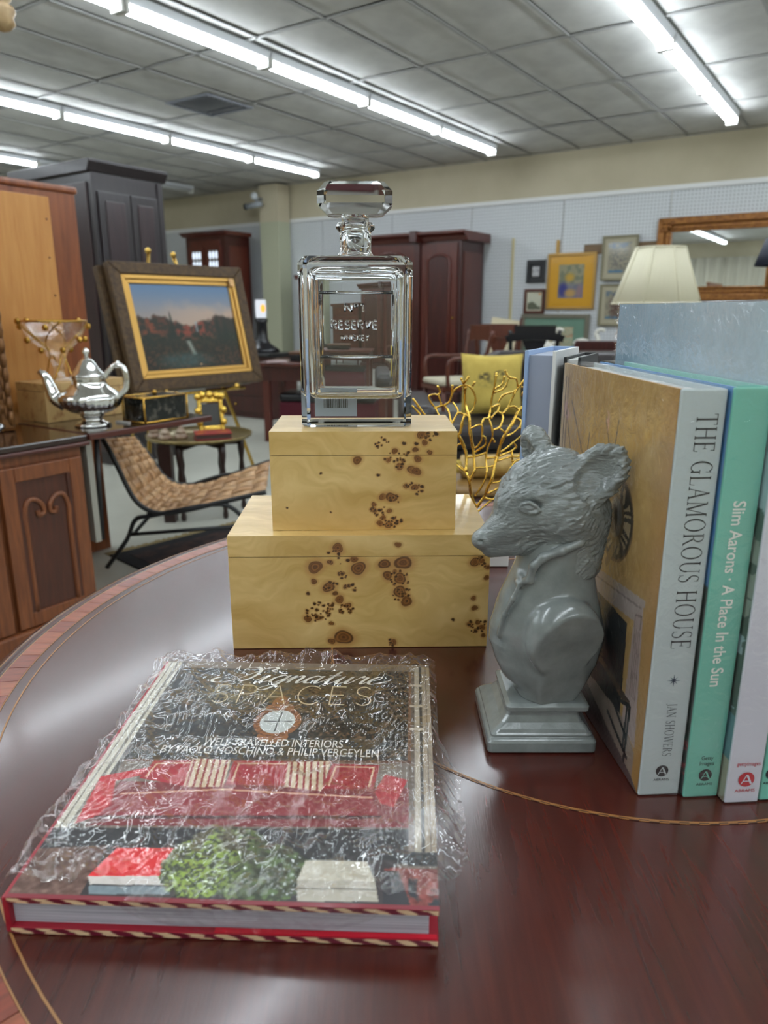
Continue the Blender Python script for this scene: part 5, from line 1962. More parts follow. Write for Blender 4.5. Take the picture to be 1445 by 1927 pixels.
lp.fill((120, 74, 56), (n3 > .58) * np.clip((.4 - lp.V) * 4, 0, 1), .5)
lp.fill((170, 178, 168), np.clip(1 - abs(lp.U - .47 + (lp.V - .3) * .25) / .035, 0, 1) * lp.rect(0, 1, .17, .34), .85)
lp.fill((156, 168, 176), np.clip(1 - abs(lp.U - .575) / .018, 0, 1) * lp.rect(0, 1, .44, .56), .8)
lp.fill((70, 96, 96), lp.ell(.40, .11, .22, .08, .5) * np.clip(n2 + .35, 0, 1), .8)
lp.fill((206, 160, 120), lp.ell(.545, .05, .008, .01))
P0 = np.stack([.116 + lp.U * (pw - .232), .116 + lp.V * (phh - .232), np.full_like(lp.U, .006)], -1)
A_ = np.array(PM)[:3, :3]
grid_mesh('canvas', P0 @ A_.T, vcol('oil_paint', .7, 0), pa, lp.I, flip=False)
MB().box(pw - .12, pw - .085, phh - .125, phh - .075, .036, .038, M=PM).build('price_card', mat('card_peach', (222, 176, 120), .6), pa)

es = thing('easel', 'brass floor easel holding the landscape painting', 'easel', (0, 0, 0), 0)
M_brass2 = mat('easel_brass', (200, 164, 84), .25, 1.0)
back = PO + PM @ Vector((0, 0, -.10)) - PM @ Vector((0, 0, 0))


def pp_(x, y, z):
    return PO + (PM @ Vector((x, y, z)))


lt, rt = pp_(.37, phh + .10, -.10), pp_(.545, phh + .085, -.10)
lb, rb_ = pp_(.16, -.02, -.10), pp_(.72, -.02, -.10)


def to_floor(a, b):
    t = (a.z - .012) / (a.z - b.z)
    return a + (b - a) * t


for a, b in ((lt, lb), (rt, rb_)):
    f_ = to_floor(a, b)
    lg = MB().tube([f_, a], .012, 8).build('leg', M_brass2, es)
    MB().ball(a + Vector((0, 0, .012)), .020, 10).build('finial', M_brass2, lg)
    MB().ball(f_, .012, 8).build('foot', M_brass2, lg)
top = (lt + rt) / 2 - Vector((0, 0, .12))
rear = top + nv * .65
rear.z = .012
MB().tube([rear, top], .011, 8).build('leg', M_brass2, es)
MB().tube([pp_(.05, -.022, -.05), pp_(.85, -.022, -.05)], .011, 8).build('ledge', M_brass2, es)
for x_ in (.18, .70):
    MB().tube([pp_(x_, -.022, -.10), pp_(x_, -.022, .05)], .009, 8).build('ledge_hook', M_brass2, es)
    MB().ball(pp_(x_, -.022, .06), .022, 10).build('ledge_knob', M_brass2, es)

# ---- woven lounge chair
M_lea = [mat('tan_strap_' + str(i), c, .5, 0, tuple(int(q * .85) for q in c), 20) for i, c in enumerate([(196, 152, 106), (182, 138, 94), (206, 164, 118)])]
M_iron = mat('black_iron', (26, 27, 30), .4)
lc = thing('lounge_chair', 'tan woven leather strap lounge chair on a black iron frame', 'chair', (0, 0, 0), 0)
near = catmull([on_y(*q, 3.10) for q in ((192, 826), (206, 848), (222, 880), (250, 935), (275, 958), (305, 966), (350, 960), (420, 944), (500, 926))], 8)
far = catmull([on_y(*q, 3.62) for q in ((254, 822), (266, 838), (282, 858), (306, 893), (330, 909), (352, 912), (392, 908), (445, 890), (508, 868))], 8)
ns = min(len(near), len(far))
NL, NC = 6, 19


def sling(s, t):
    """s along, t across, both 0..1"""
    f_ = s * (ns - 1)
    i = min(int(f_), ns - 2)
    r_ = f_ - i
    a = near[i].lerp(near[i + 1], r_)
    b = far[i].lerp(far[i + 1], r_)
    return a.lerp(b, t)


def snorm(s, t):
    e = .01
    s0, s1 = max(0, s - e), min(1, s + e)
    t0, t1 = max(0, t - e), min(1, t + e)
    return (sling(s1, t) - sling(s0, t)).cross(sling(s, t1) - sling(s, t0)).normalized()


AMP = .006
for j in range(NL):
    rows = [[], []]
    for k in range(NC * 4 + 1):
        s = k / (NC * 4)
        h = AMP * math.cos(math.pi * (s * NC - .5 + j))
        n_ = snorm(s, (j + .5) / NL)
        rows[0].append(sling(s, (j + .05) / NL) + n_ * h)
        rows[1].append(sling(s, (j + .95) / NL) + n_ * h)
    MB().sheet(rows).build('strap', M_lea[j % 3], lc, solid=.004)
for k in range(NC):
    rows = [[], []]
    for j in range(NL * 4 + 1):
        t = j / (NL * 4)
        h = -AMP * math.cos(math.pi * (k + t * NL - .5))
        n_ = snorm((k + .5) / NC, t)
        rows[0].append(sling((k + .06) / NC, t) + n_ * h)
        rows[1].append(sling((k + .94) / NC, t) + n_ * h)
    MB().sheet(rows).build('strap', M_lea[(k * 2 + 1) % 3], lc, solid=.004)
for cv in (near, far):
    MB().tube(cv, .011, 8).build('side_rail', M_iron, lc)
for (cv, yy, o_) in ((near, 3.10, 0), (far, 3.62, 55)):
    fl_ = on_z(196 + o_ * .9, 1082 - o_ * 1.2, 0) if o_ == 0 else Vector((on_z(196, 1082, 0).x - .05, 3.60, 0))
    fr_ = Vector((cv[-6].x + .12, yy, 0))
    k1_, k2_ = cv[int(ns * .52)], cv[int(ns * .9)]
    fl_ = Vector((fl_.x, yy, .021))
    fr_ = Vector((fr_.x, yy, .021))
    kn = fl_.lerp(k1_, .92)
    MB().tube(catmull([fl_, fl_.lerp(k1_, .5), k1_ + Vector((-.06, 0, -.045)), k1_ + Vector((.02, 0, -.025)), k2_ + Vector((-.10, 0, -.025)), k2_ + Vector((0, 0, -.05)), k2_.lerp(fr_, .5), fr_], 4), .010, 8).build('leg', M_iron, lc)
    MB().tube([fl_.lerp(k1_, .58), k2_.lerp(fr_, .38)], .009, 8).build('stretcher', M_iron, lc)
MB().tube([near[int(ns * .52)] + Vector((0, 0, -.02)), far[int(ns * .52)] + Vector((0, 0, -.02))], .009, 8).build('stretcher', M_iron, lc)

# ---- rug
M_rug = mat('rug_wool', (62, 40, 34), .95, 0, (30, 22, 24), 14, lo=.4, hi=.6)
M_rugb = mat('rug_border', (18, 18, 20), .95)
M_rugf = mat('rug_fringe', (150, 132, 92), .95)
rg = thing('area_rug', 'dark patterned oriental rug with black border under the woven chair', 'rug', on_z(206, 1047, 0), math.radians(47))
MB().box(0, 1.3, -.72, 0, .0005, .007).build('field', M_rugb, rg)
MB().box(.07, 1.23, -.65, -.07, .0071, .009).build('pattern', M_rug, rg)
for i in range(0):
    pass
mb = MB()
rr = random.Random(5)
for i in range(90):
    y_ = i / 90 * 1.3
    mb.box(y_, y_ + .010, .0002, .05 + rr.uniform(-.01, .01), .001, .004)
tag(mb.build('fringe', M_rugf, rg), kind='stuff')

# ---- brass tray table
M_tray = mat('tray_brass', (150, 134, 92), .35, .8, (120, 104, 66), 20)
M_turn = wood('dark_turned_wood', (52, 28, 22), (36, 20, 17), 2, 8, .4)
tt = thing('tray_table', 'round brass tray table on folding dark turned wood legs', 'table', (-1.06, 4.15, 0), 0)
TZ = .452
MB().lathe([(0, TZ - .012), (.285, TZ - .012), (.296, TZ - .006), (.298, TZ + .008), (.292, TZ + .008), (.284, TZ), (0, TZ)], 64).build('tray', M_tray, tt)
for i in range(6):
    a = i * math.pi / 3 + .25
    c, s = math.cos(a) * .23, math.sin(a) * .23
    MB().lathe([(.012, 0), (.016, .02), (.011, .05), (.020, .09), (.020, .15), (.012, .19), (.018, .24), (.012, .30), (.020, .36), (.020, TZ - .0125)], 12, (c, s, 0)).build('leg', M_turn, tt)
for i in range(3):
    a = i * math.pi / 3 + .25
    c, s = math.cos(a) * .23, math.sin(a) * .23
    for z_ in (.11 + i * .004, .40 + i * .004):
        MB().tube([(c, s, z_), (-c, -s, z_)], .012, 8).build('stretcher', M_turn, tt)
MB().box(-.16, -.10, -.26, -.20, 0, TZ - .0125).box(-.10, -.02, -.26, -.20, .15, .17).build('fretwork_panel', M_turn, tt)
TZ += .0004
M_red = mat('red_leather', (140, 28, 34), .35)
rb2 = thing('red_book', 'red leather book lying on the brass tray table', 'book', (-.955, 4.03, TZ), math.radians(18))
MB().box(-.10, .10, -.07, .07, 0, .006).build('cover_back', M_red, rb2, bevel=.002)
MB().box(-.10, .10, -.07, .07, .030, .036).build('cover_front', M_red, rb2, bevel=.002)
MB().box(-.095, .095, -.066, .066, .0062, .0298).build('page_block', mat('pages_dark', (70, 50, 46), .6), rb2)
M_pale = mat('pale_porcelain', (176, 158, 138), .35, 0, (120, 90, 70), 30)
for i, (x_, y_, lab) in enumerate(((-1.21, 3.99, 'small domed porcelain trinket in the middle of the brass tray trio'), (-1.13, 4.02, 'taller pointed porcelain trinket beside the red book'), (-1.29, 4.05, 'small domed porcelain trinket half hidden at the tray left'))):
    f_ = thing('porcelain_trinket', lab, 'trinket', (x_, y_, TZ), 0, 'trinkets on the brass tray')
    MB().lathe([(0, 0), (.035, 0), (.04, .012), (.03, .02), (.028, .028)], 20).build('dish', M_pale, f_)
    MB().lathe([(.029, .0285), (.022, .045), (.008, .06 + .012 * i), (.010, .07 + .012 * i), (0, .078 + .012 * i)], 20).build('dome_lid', M_pale, f_)
gfr = thing('photo_frame', 'ornate gold photo frame standing on the brass tray', 'frame', (-1.01, 4.26, TZ + .0035), math.radians(25))
L = Matrix.Rotation(math.radians(-10), 4, 'X')
MB().box(-.06, .06, .0, .008, .02, .16, M=L).build('photo', mat('photo_dark', (60, 60, 58), .3), gfr)
for q in ((-.075, -.05, 0, .2), (.05, .075, 0, .2)):
    MB().box(q[0], q[1], -.01, .012, q[2], q[3], M=L).build('frame_bar', M_gold, gfr, bevel=.006)
for q in ((-.05, .05, 0, .03), (-.05, .05, .165, .2)):
    MB().box(q[0], q[1], -.01, .012, q[2], q[3], M=L).build('frame_bar', M_gold, gfr, bevel=.006)
for i, (x_, z_) in enumerate(((-.07, .2), (.07, .2), (0, .21), (-.04, .21), (.04, .205), (-.07, .05), (.07, .05), (-.075, .12), (.075, .12))):
    MB().ball((x_, -.012, z_), .022, 8, (1, .6, 1), M=L).build('scroll', M_gold, gfr)

# ================================================================== BACKGROUND: FAR WALL
M_maho = wood('red_mahogany', (98, 44, 32), (70, 30, 24), 2, 3, .3)
M_mahod = wood('deep_mahogany', (74, 32, 26), (52, 22, 20), 2, 3, .3)
# ---- central wardrobe
aw = thing('wardrobe', 'large mahogany wardrobe with arched door panels behind the decanter', 'wardrobe', R(0, 0, 0), RZ)
wx0, wx1, wy0, wy1, wz = -5.83, -4.45, 8.18, 8.80, 2.03
MB().box(wx0, wx1, wy0 + .02, wy1, .12, wz - .07).build('carcass', M_mahod, aw)
MB().box(wx0 - .03, wx1 + .03, wy0 - .02, wy1, 0, .13).build('plinth', M_mahod, aw, bevel=.01)
cor = [(wy0 - .10, wz), (wy0 - .10, wz + .03), (wy1, wz + .03), (wy1, wz - .08), (wy0 + .01, wz - .08), (wy0 - .03, wz - .03)]
MB().prism(cor, wx0 - .09, wx1 + .09, 'x').build('cornice', M_maho, aw, bevel=.006)
MB().box(-5.10, -5.0, wy0 - .13, wy0 + .02, wz - .085, wz + .045).build('cornice_break', M_mahod, aw, bevel=.008)
for x0, x1 in ((wx0 + .04, -5.10), (-5.0, wx1 - .04)):
    d_ = MB().box(x0, x1, wy0, wy0 + .02, .18, wz - .10).build('door', M_maho, aw, bevel=.004)
    c, hwid = (x0 + x1) / 2, (x1 - x0) / 2 - .10
    arch = [(c - hwid, .32), (c + hwid, .32)] + [(c + hwid * math.cos(t), wz - .32 + hwid * .55 * math.sin(t)) for t in np.linspace(0, math.pi, 14)]
    MB().prism(arch, wy0 - .012, wy0, 'y').build('door_panel', M_mahod, d_)
    path = [(c - hwid, wy0 - .012, .32), (c - hwid, wy0 - .012, 1.0)] + [(c + hwid * math.cos(t), wy0 - .012, wz - .32 + hwid * .55 * math.sin(t)) for t in np.linspace(math.pi, 0, 14)] + [(c + hwid, wy0 - .012, 1.0), (c + hwid, wy0 - .012, .32)]
    MB().tube(path, .016, 8, True).build('arch_moulding', M_maho, d_)
    MB().ball((x1 - .04, wy0 - .012, 1.05), .016, 8).build('knob', M_brass, d_)
MB().box(-5.095, -5.005, wy0 - .03, wy0 + .02, .14, wz - .085).build('centre_stile', M_mahod, aw, bevel=.008)
MB().box(wx1, wx1 + .012, wy0 + .08, wy1 - .08, .25, wz - .2).build('side_panel', M_maho, aw, bevel=.006)

# ---- chest on stand seen through the decanter
hb_ = thing('chest_on_stand', 'brown chest on tall legs seen through the glass decanter', 'chest', R(8.52, -6.53, 0), RZ)
MB().box(-.56, .56, -.24, .24, .34, 1.56).build('carcass', M_mahod, hb_, bevel=.006)
MB().prism([(-.30, 1.62), (-.28, 1.56), (.24, 1.56), (.24, 1.62)], -.60, .60, 'x').build('cornice', M_maho, hb_)
for i in range(5):
    d_ = MB().box(-.52, .52, -.256, -.241, .38 + i * .235, .59 + i * .235).build('drawer', M_maho, hb_, bevel=.005)
    for x_ in (-.2, .2):
        MB().ball((x_, -.27, .485 + i * .235), .018, 8).build('knob', M_brass, d_)
for x_ in (-.48, .48):
    for y_ in (-.19, .19):
        MB().tube(catmull([(x_, y_, 0), (x_ * .96, y_, .12), (x_, y_, .34)], 4), .025, 8).build('leg', M_mahod, hb_)

# ---- china cabinet with lit glass
cc = thing('china_cabinet', 'mahogany china cabinet with bright leaded glass doors beside the pilaster', 'cabinet', R(0, 0, 0), RZ)
cx0, cx1, cy0, cy1, cz = -9.12, -8.28, 8.02, 8.55, 2.26
MB().box(cx0, cx1, cy0 + .03, cy1, .10, cz - .05).build('carcass', M_mahod, cc)
MB().box(cx0 - .02, cx1 + .02, cy0, cy1, 0, .11).build('plinth', M_mahod, cc)
MB().prism([(cy0 - .06, cz), (cy1, cz), (cy1, cz - .06), (cy0 + .02, cz - .06)], cx0 - .06, cx1 + .06, 'x').build('cornice', M_maho, cc, bevel=.006)
MB().box(cx0 + .1, cx1 - .1, cy0 + .012, cy0 + .03, cz - .22, cz - .12).build('frieze', M_maho, cc, bevel=.004)
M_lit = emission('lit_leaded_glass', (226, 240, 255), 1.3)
M_lead = mat('leading', (120, 116, 110), .4)
for x0, x1 in ((cx0 + .08, (cx0 + cx1) / 2 - .015), ((cx0 + cx1) / 2 + .015, cx1 - .08)):
    z0, z1 = 1.05, cz - .26
    d_ = MB().box(x0, x0 + .06, cy0, cy0 + .028, z0, z1).box(x1 - .06, x1, cy0, cy0 + .028, z0, z1).box(x0, x1, cy0, cy0 + .028, z0 - .06, z0).box(x0, x1, cy0, cy0 + .028, z1, z1 + .06).build('door', M_maho, cc)
    MB().box(x0 + .06, x1 - .06, cy0 + .018, cy0 + .026, z0, z1).build('backing_glass', M_lead, d_)
    nx_, nz_ = 3, 7
    pwid, phei = (x1 - x0 - .12) / nx_, (z1 - z0) / nz_
    pane = MB().lathe([(.0, -.012), (.03, -.008), (.042, 0), (0, 0)], 10, M=Matrix.Rotation(math.pi / 2, 4, 'X') @ Matrix.Scale(-1, 4, (0, 0, 1))).mesh('pane', M_lit)
    for i in range(nx_):
        for j in range(nz_):
            o_ = link_mesh('pane', pane, d_, (x0 + .06 + (i + .5) * pwid, cy0 + .012, z0 + (j + .5) * phei))
            o_.scale = (pwid / .1, 1, phei / .1)
d_ = MB().box(cx0 + .06, cx1 - .06, cy0 + .005, cy0 + .03, .16, .92).build('lower_door', M_maho, cc, bevel=.006)
MB().box(cx1, cx1 + .012, cy0 + .1, cy1 - .06, 1.0, cz - .2).build('side_panel', M_maho, cc, bevel=.006)

# ---- low black chest with crystal lamp, writing table
M_blk2 = mat('black_lacquer', (24, 24, 28), .25)
k = on_y(492, 700, 8.2)
ch = thing('console_chest', 'black lacquer chest carrying the small crystal lamp', 'chest', (k.x - .10, 8.25, 0), RZ)
MB().box(-.55, .45, -.22, .22, 0, .66).build('body', M_mahod, ch, bevel=.006)
MB().box(-.58, .48, -.25, .25, .661, .70).build('top', M_blk2, ch, bevel=.008)
for i in range(3):
    d_ = MB().box(-.5, .4, -.235, -.221, .06 + i * .19, .23 + i * .19).build('drawer', M_mahod, ch, bevel=.004)
    MB().ball((-.05, -.245, .145 + i * .19), .015, 8).build('knob', M_brass, d_)
k = on_y(490, 600, 8.15)
cl = thing('crystal_lamp', 'lamp with glowing cut crystal shade on a dark stepped base', 'lamp', (k.x, 8.2, .7004), 0)
MB().lathe([(.19, 0), (.19, .02), (.15, .05), (.09, .09), (.065, .14), (.06, .3), (.075, .34), (.05, .36), (0, .36)], 20).build('base', M_blk2, cl)
sh_ = MB().lathe([(.055, .362), (.058, .40), (.058, .52), (.055, .55)], 12, smooth=False).build('shade', emission('crystal_glow', (232, 238, 246), 1.0), cl)
MB().ball((.03, -.05, .46), .028, 8, (1, .6, 1.6)).build('flame_bulb', emission('amber_bulb', (255, 176, 70), 1.6), cl)
k = on_y(530, 690, 6.6)
wt = thing('writing_table', 'mahogany writing table with papers, left of the decanter base', 'table', (k.x + .42, 6.7, 0), math.radians(-8))
MB().box(-.58, .58, -.30, .30, .665, .70).build('top', M_maho, wt, bevel=.008)
MB().box(-.55, .55, -.27, .27, .54, .664).build('apron', M_mahod, wt)
for x_ in (-.52, .52):
    for y_ in (-.24, .24):
        MB().prism([(x_ - .03, y_ - .03), (x_ + .03, y_ - .03), (x_ + .03, y_ + .03), (x_ - .03, y_ + .03)], 0, .539).build('leg', M_maho, wt)
M_burg = mat('burgundy_cloth', (84, 16, 32), .8)
rb3 = thing('storage_bench', 'burgundy upholstered bench tucked under the writing table', 'bench', (k.x + .42, 6.72, 0), math.radians(-8))
MB().box(-.44, .44, -.18, .18, .0, .34).build('base', M_burg, rb3, bevel=.02)
MB().box(-.44, .44, -.18, .18, .341, .42).build('cushion', M_blk2, rb3, bevel=.03, seg=3)
k2_ = on_y(506, 682, 6.62)
pa1 = MB().box(-.09, .09, -.06, .06, 0, .012).build('folded_cloth', mat('mauve_paper', (176, 154, 154), .7), loc=(k2_.x + .08, 6.50, .7004), rz=.3)
tag(pa1, 'folded mauve cloth on the writing table corner', 'cloth')
dc2 = thing('document_box', 'dark low document box on the writing table', 'box', (k2_.x + .42, 6.70, .7004), math.radians(-8))
MB().box(-.22, .22, -.12, .12, 0, .06).build('body', M_blk2, dc2, bevel=.004)
MB().box(-.225, .225, -.125, .125, .0602, .085).build('lid', mat('lid_brown', (96, 66, 44), .5), dc2, bevel=.004)

# ---- pictures on the pegboard
FY = WALL - .0135


def picture(name, label, x0, x1, z0, z1, w, fm, matc, art, inset, d=.03, group=None, cat='picture', off=0.0):
    t = thing(name, label, cat, R(FY - d - off, 0, 0), RZ, group)
    PMx = Matrix(((1, 0, 0, 0), (0, 0, -1, 0), (0, 1, 0, 0), (0, 0, 0, 1)))
    frame_bars(x0, x1, z0, z1, w, -d, 0.004, fm, 'frame_bar', t, PMx, .004)
    MB().box(x0 + w, x1 - w, .012, .016, z0 + w, z1 - w).build('mount', matc, t)
    i = inset
    h_, w_ = art.shape[:2]
    U_, V_ = np.meshgrid(np.linspace(x0 + w + i[0], x1 - w - i[0], w_), np.linspace(z0 + w + i[1], z1 - w - i[1], h_))
    grid_mesh('print', np.stack([U_, np.full_like(U_, .0115), V_], -1), M_art, t, art)
    return t


M_art = vcol('art_print', .12, .6)
M_fblack = mat('frame_black', (26, 26, 28), .35)
M_fbrown = wood('frame_brown', (92, 46, 28), (66, 32, 20), 2, 8, .4)
M_fgold = mat('frame_gold', (176, 138, 74), .35, .5)
M_fgrey = mat('frame_olive_grey', (128, 122, 98), .5)
M_fpew = mat('frame_pewter', (112, 108, 92), .45)


def art(kind, w=40, h=50):
    a = Paint(w, h, 1)
    n1, n2 = a.noise(7, 9, kind + 50), a.noise(20, 24, kind + 51)
    if kind == 0:
        a.fill((190, 190, 192))
        a.fill((60, 60, 64), (n2 > .55) * a.ell(.5, .5, .3, .4, .3))
        a.fill((40, 40, 44), ((a.U < .12) | (a.U > .88) | (a.V < .1) | (a.V > .9)).astype(float))
    elif kind == 1:
        a.fill((150, 146, 120))
        a.fill((118, 122, 104), (n1 > .5).astype(float), .8)
        a.fill((196, 156, 70), a.ell(.45, .62, .18, .12, .4) + a.ell(.72, .58, .1, .1, .4) * 0, .9)
        a.fill((112, 112, 140), np.clip((.5 - a.V) * 6, 0, 1) * np.clip(n2 + .3, 0, 1))
        a.fill((66, 68, 128), a.ell(.2, .25, .16, .2, .4), .9)
        a.fill((190, 152, 92), a.ell(.5, .15, .22, .12, .4), .9)
        a.fill((150, 120, 120), a.ell(.85, .2, .1, .2, .4), .8)
    elif kind == 2:
        a.fill((196, 196, 176))
        a.fill((70, 74, 60), (a.V < .2 + .25 * n2 + .15 * np.sin(a.U * 5)).astype(float), .8)
        a.fill((214, 160, 110), a.rect(.8, .98, .86, .98))
    elif kind == 3:
        a.fill((190, 182, 152))
        a.fill((200, 140, 110), (n1 > .55).astype(float) * (a.V > .5), .7)
        a.fill((120, 160, 140), (n2 > .55).astype(float), .5)
        a.fill((90, 116, 170), a.ell(.15, .15, .2, .3, .4), .8)
        a.fill((216, 206, 160), a.ell(.4, .4, .3, .2, .4), .6)
    else:
        a.fill((150, 144, 124))
        a.fill((96, 92, 88), (n2 > .5).astype(float) * a.ell(.5, .45, .5, .4, .4), .7)
        a.fill((70, 92, 120), (n1 > .45).astype(float) * a.rect(0, 1, .8, .98), .6)
        a.fill((70, 110, 140), a.rect(.05, .7, .04, .12) * np.clip(n2 + .4, 0, 1))
        if kind == 5:
            a.fill((84, 60, 56), (n1 > .45).astype(float) * a.ell(.55, .45, .35, .4, .4), .8)
    return a.I


picture('framed_picture', 'small black framed portrait print high on the pegboard', -3.868, -3.63, 1.467, 1.734, .045, M_fblack, mat('mount_black', (34, 34, 38), .6), art(0), (.015, .02))
picture('framed_picture', 'gold framed print with wide mustard yellow mount', -3.596, -2.995, 1.152, 1.798, .03, M_fgold, mat('mount_mustard', (206, 154, 52), .15, coat=.6), art(1), (.115, .10))
picture('framed_picture', 'narrow brown framed pale print below the black frame', -3.885, -3.615, 1.10, 1.396, .035, M_fbrown, mat('mount_cream', (206, 200, 178), .6), art(2), (.012, .012))
picture('framed_picture', 'upper of two olive grey framed prints beside the mirror', -2.933, -2.525, 1.474, 1.964, .025, M_fgrey, mat('mount_stone', (164, 156, 132), .5), art(4), (.05, .05), off=.022)
picture('framed_picture', 'lower of two olive grey framed prints, half behind the lampshade', -2.934, -2.522, .960, 1.435, .025, M_fgrey, mat('mount_stone2', (164, 156, 132), .5), art(5), (.05, .05))
picture('framed_picture', 'wide pewter framed print with green mount under the mustard print', -3.90, -3.03, .55, 1.095, .05, M_fpew, mat('mount_green', (116, 148, 130), .15, coat=.6), art(3), (.14, .10), d=.05)
M_rail = wood('rail_brown', (116, 88, 52), (92, 68, 38), 0, 4, .5)
rl = MB().box(-3.16, -2.335, -.02, 0, 1.775, 1.885).build('wall_rail', M_rail, loc=R(FY - .0005, 0, 0), rz=RZ)
tag(rl, 'brown wooden rail fixed behind the olive grey prints', 'rail')
M_stick = mat('pale_stick', (196, 184, 140), .6)
s1 = MB().box(-4.085, -4.055, -.02, 0, 0.0, 2.0).build('display_batten', M_stick, loc=R(FY, 0, 0), rz=RZ)
tag(s1, 'pale thin vertical batten left of the black framed print', 'batten')
s2 = MB().box(-3.505, -3.465, -.02, 0, 1.802, 1.95).build('display_batten', M_fgold, loc=R(FY - .001, 0, 0), rz=RZ)
tag(s2, 'short gold batten rising above the mustard mounted print', 'batten')

# ---- gilt mirror
M_gm = mat('mirror_gilt', (160, 108, 52), .4, .45, (118, 72, 32), 25, bump=.5, bscale=40)
gm = thing('wall_mirror', 'large ornate gilt framed mirror on the pegboard at right', 'mirror', R(FY - .012, 0, 0), RZ)
PMx = Matrix(((1, 0, 0, 0), (0, 0, -1, 0), (0, 1, 0, 0), (0, 0, 0, 1)))
mx0, mx1, mz0, mz1 = -2.325, -1.04, 1.24, 2.115
frame_bars(mx0, mx1, mz0, mz1, .075, -.012, .055, M_gm, 'outer_bar', gm, PMx, .012)
frame_bars(mx0 + .076, mx1 - .076, mz0 + .076, mz1 - .076, .05, -.012, .030, M_gm, 'inner_bar', gm, PMx, .010)
frame_bars(mx0 + .127, mx1 - .127, mz0 + .127, mz1 - .127, .022, -.012, .042, M_gm, 'sight_bar', gm, PMx, .006)
MB().box(mx0 + .14, mx1 - .14, -.004, 0, mz0 + .14, mz1 - .14).build('mirror_glass', mat('mirror_plate', (222, 226, 226), .015, 1.0), gm)
for x_, s_ in ((mx0, 1), (mx1, -1)):
    for z_, q_ in ((mz0, 1), (mz1, -1)):
        mb = MB()
        for i in range(3):
            for j in range(3):
                if i + j < 4:
                    mb.ball((x_ + s_ * (.05 + i * .04), -.052, z_ + q_ * (.05 + j * .04)), .026, 8, (1, .6, 1))
        mb.build('corner_ornament', M_gm, gm)

# ---- leather sofa and pillow
M_leather = mat('brown_leather', (46, 38, 38), .38, 0, (34, 28, 30), 12, bump=.25, bscale=40)
sf = thing('leather_sofa', 'dark brown leather sofa behind the gold coral', 'sofa', (0, 0, 0), 0)
MB().box(.15, 2.4, 4.55, 5.35, .05, .30).build('base', M_leather, sf, bevel=.03, seg=3)
MB().box(.20, 1.25, 4.42, 5.15, .302, .46).build('seat_cushion', M_leather, sf, bevel=.06, seg=4)
MB().box(1.27, 2.38, 4.42, 5.15, .302, .46).build('seat_cushion', M_leather, sf, bevel=.06, seg=4)
MB().prism([(.60, .30), (2.38, .30), (2.38, .86), (.80, .865), (.66, .80), (.58, .64)], 5.10, 5.38, 'y').build('backrest', M_leather, sf, bevel=.06, seg=4)
MB().box(.10, .34, 4.45, 5.38, .10, .575).build('arm', M_leather, sf, bevel=.07, seg=4)
MB().box(2.39, 2.62, 4.45, 5.38, .10, .6).build('arm', M_leather, sf, bevel=.07, seg=4)
for x_ in (.2, 2.5):
    for y_ in (4.55, 5.28):
        MB().lathe([(.03, 0), (.035, .049)], 12, (x_, y_, 0)).build('foot', M_blk2, sf)
M_yel = mat('mustard_velvet', (206, 182, 92), .85, 0, (190, 164, 78), 10)
pc_ = on_y(919, 748, 5.0)
pw_ = thing('throw_pillow', 'mustard yellow throw pillow with faded dark print on the leather sofa', 'pillow', (pc_.x, 4.86, .463), math.radians(-4))
L = Matrix.Rotation(math.radians(-12), 4, 'X')
S_ = 15
rowsF, rowsB = [], []
hw_, hh_ = .205, .205
for i in range(S_):
    rf, rbk = [], []
    for j in range(S_):
        a, b = -1 + 2 * j / (S_ - 1), -1 + 2 * i / (S_ - 1)
        th_ = .075 * max(0, (1 - a ** 4) * (1 - b ** 4)) ** .6
        pin = 1 - .07 * (1 - abs(a) ** 2) * (abs(b) ** 4)
        pin2 = 1 - .07 * (1 - abs(b) ** 2) * (abs(a) ** 4)
        x_, z_ = a * hw_ * pin2, b * hh_ * pin + hh_
        rf.append((x_, -th_, z_))
        rbk.append((x_, th_, z_))
    rowsF.append(rf)
    rowsB.append(rbk)
mb = MB().sheet(rowsF, M=L).sheet(rowsB, flip=True, M=L)
po = mb.build('cushion', M_yel, pw_)
pr = Paint(60, 40, 1)
nz_ = pr.noise(12, 9, 21)
pr.fill((198, 173, 85))
pr.fill((70, 62, 44), np.clip(pr.ell(.30, .55, .14, .28, .3) + pr.ell(.68, .62, .14, .26, .3), 0, 1) * (nz_ > .44), .85)
pr.fill((124, 116, 62), pr.ell(.5, .25, .4, .2, .6) * (nz_ > .5), .5)
aa_ = -.62 + 1.24 * pr.U
bb_ = -.15 + .62 * pr.V
thk = .075 * np.maximum(0, (1 - aa_ ** 4) * (1 - bb_ ** 4)) ** .6
Pq = np.stack([aa_ * hw_, -thk - .002, bb_ * hh_ + hh_], -1) @ np.array(L)[:3, :3].T
grid_mesh('printed_motif', Pq, vcol('motif_ink', .85), pw_, pr.I)

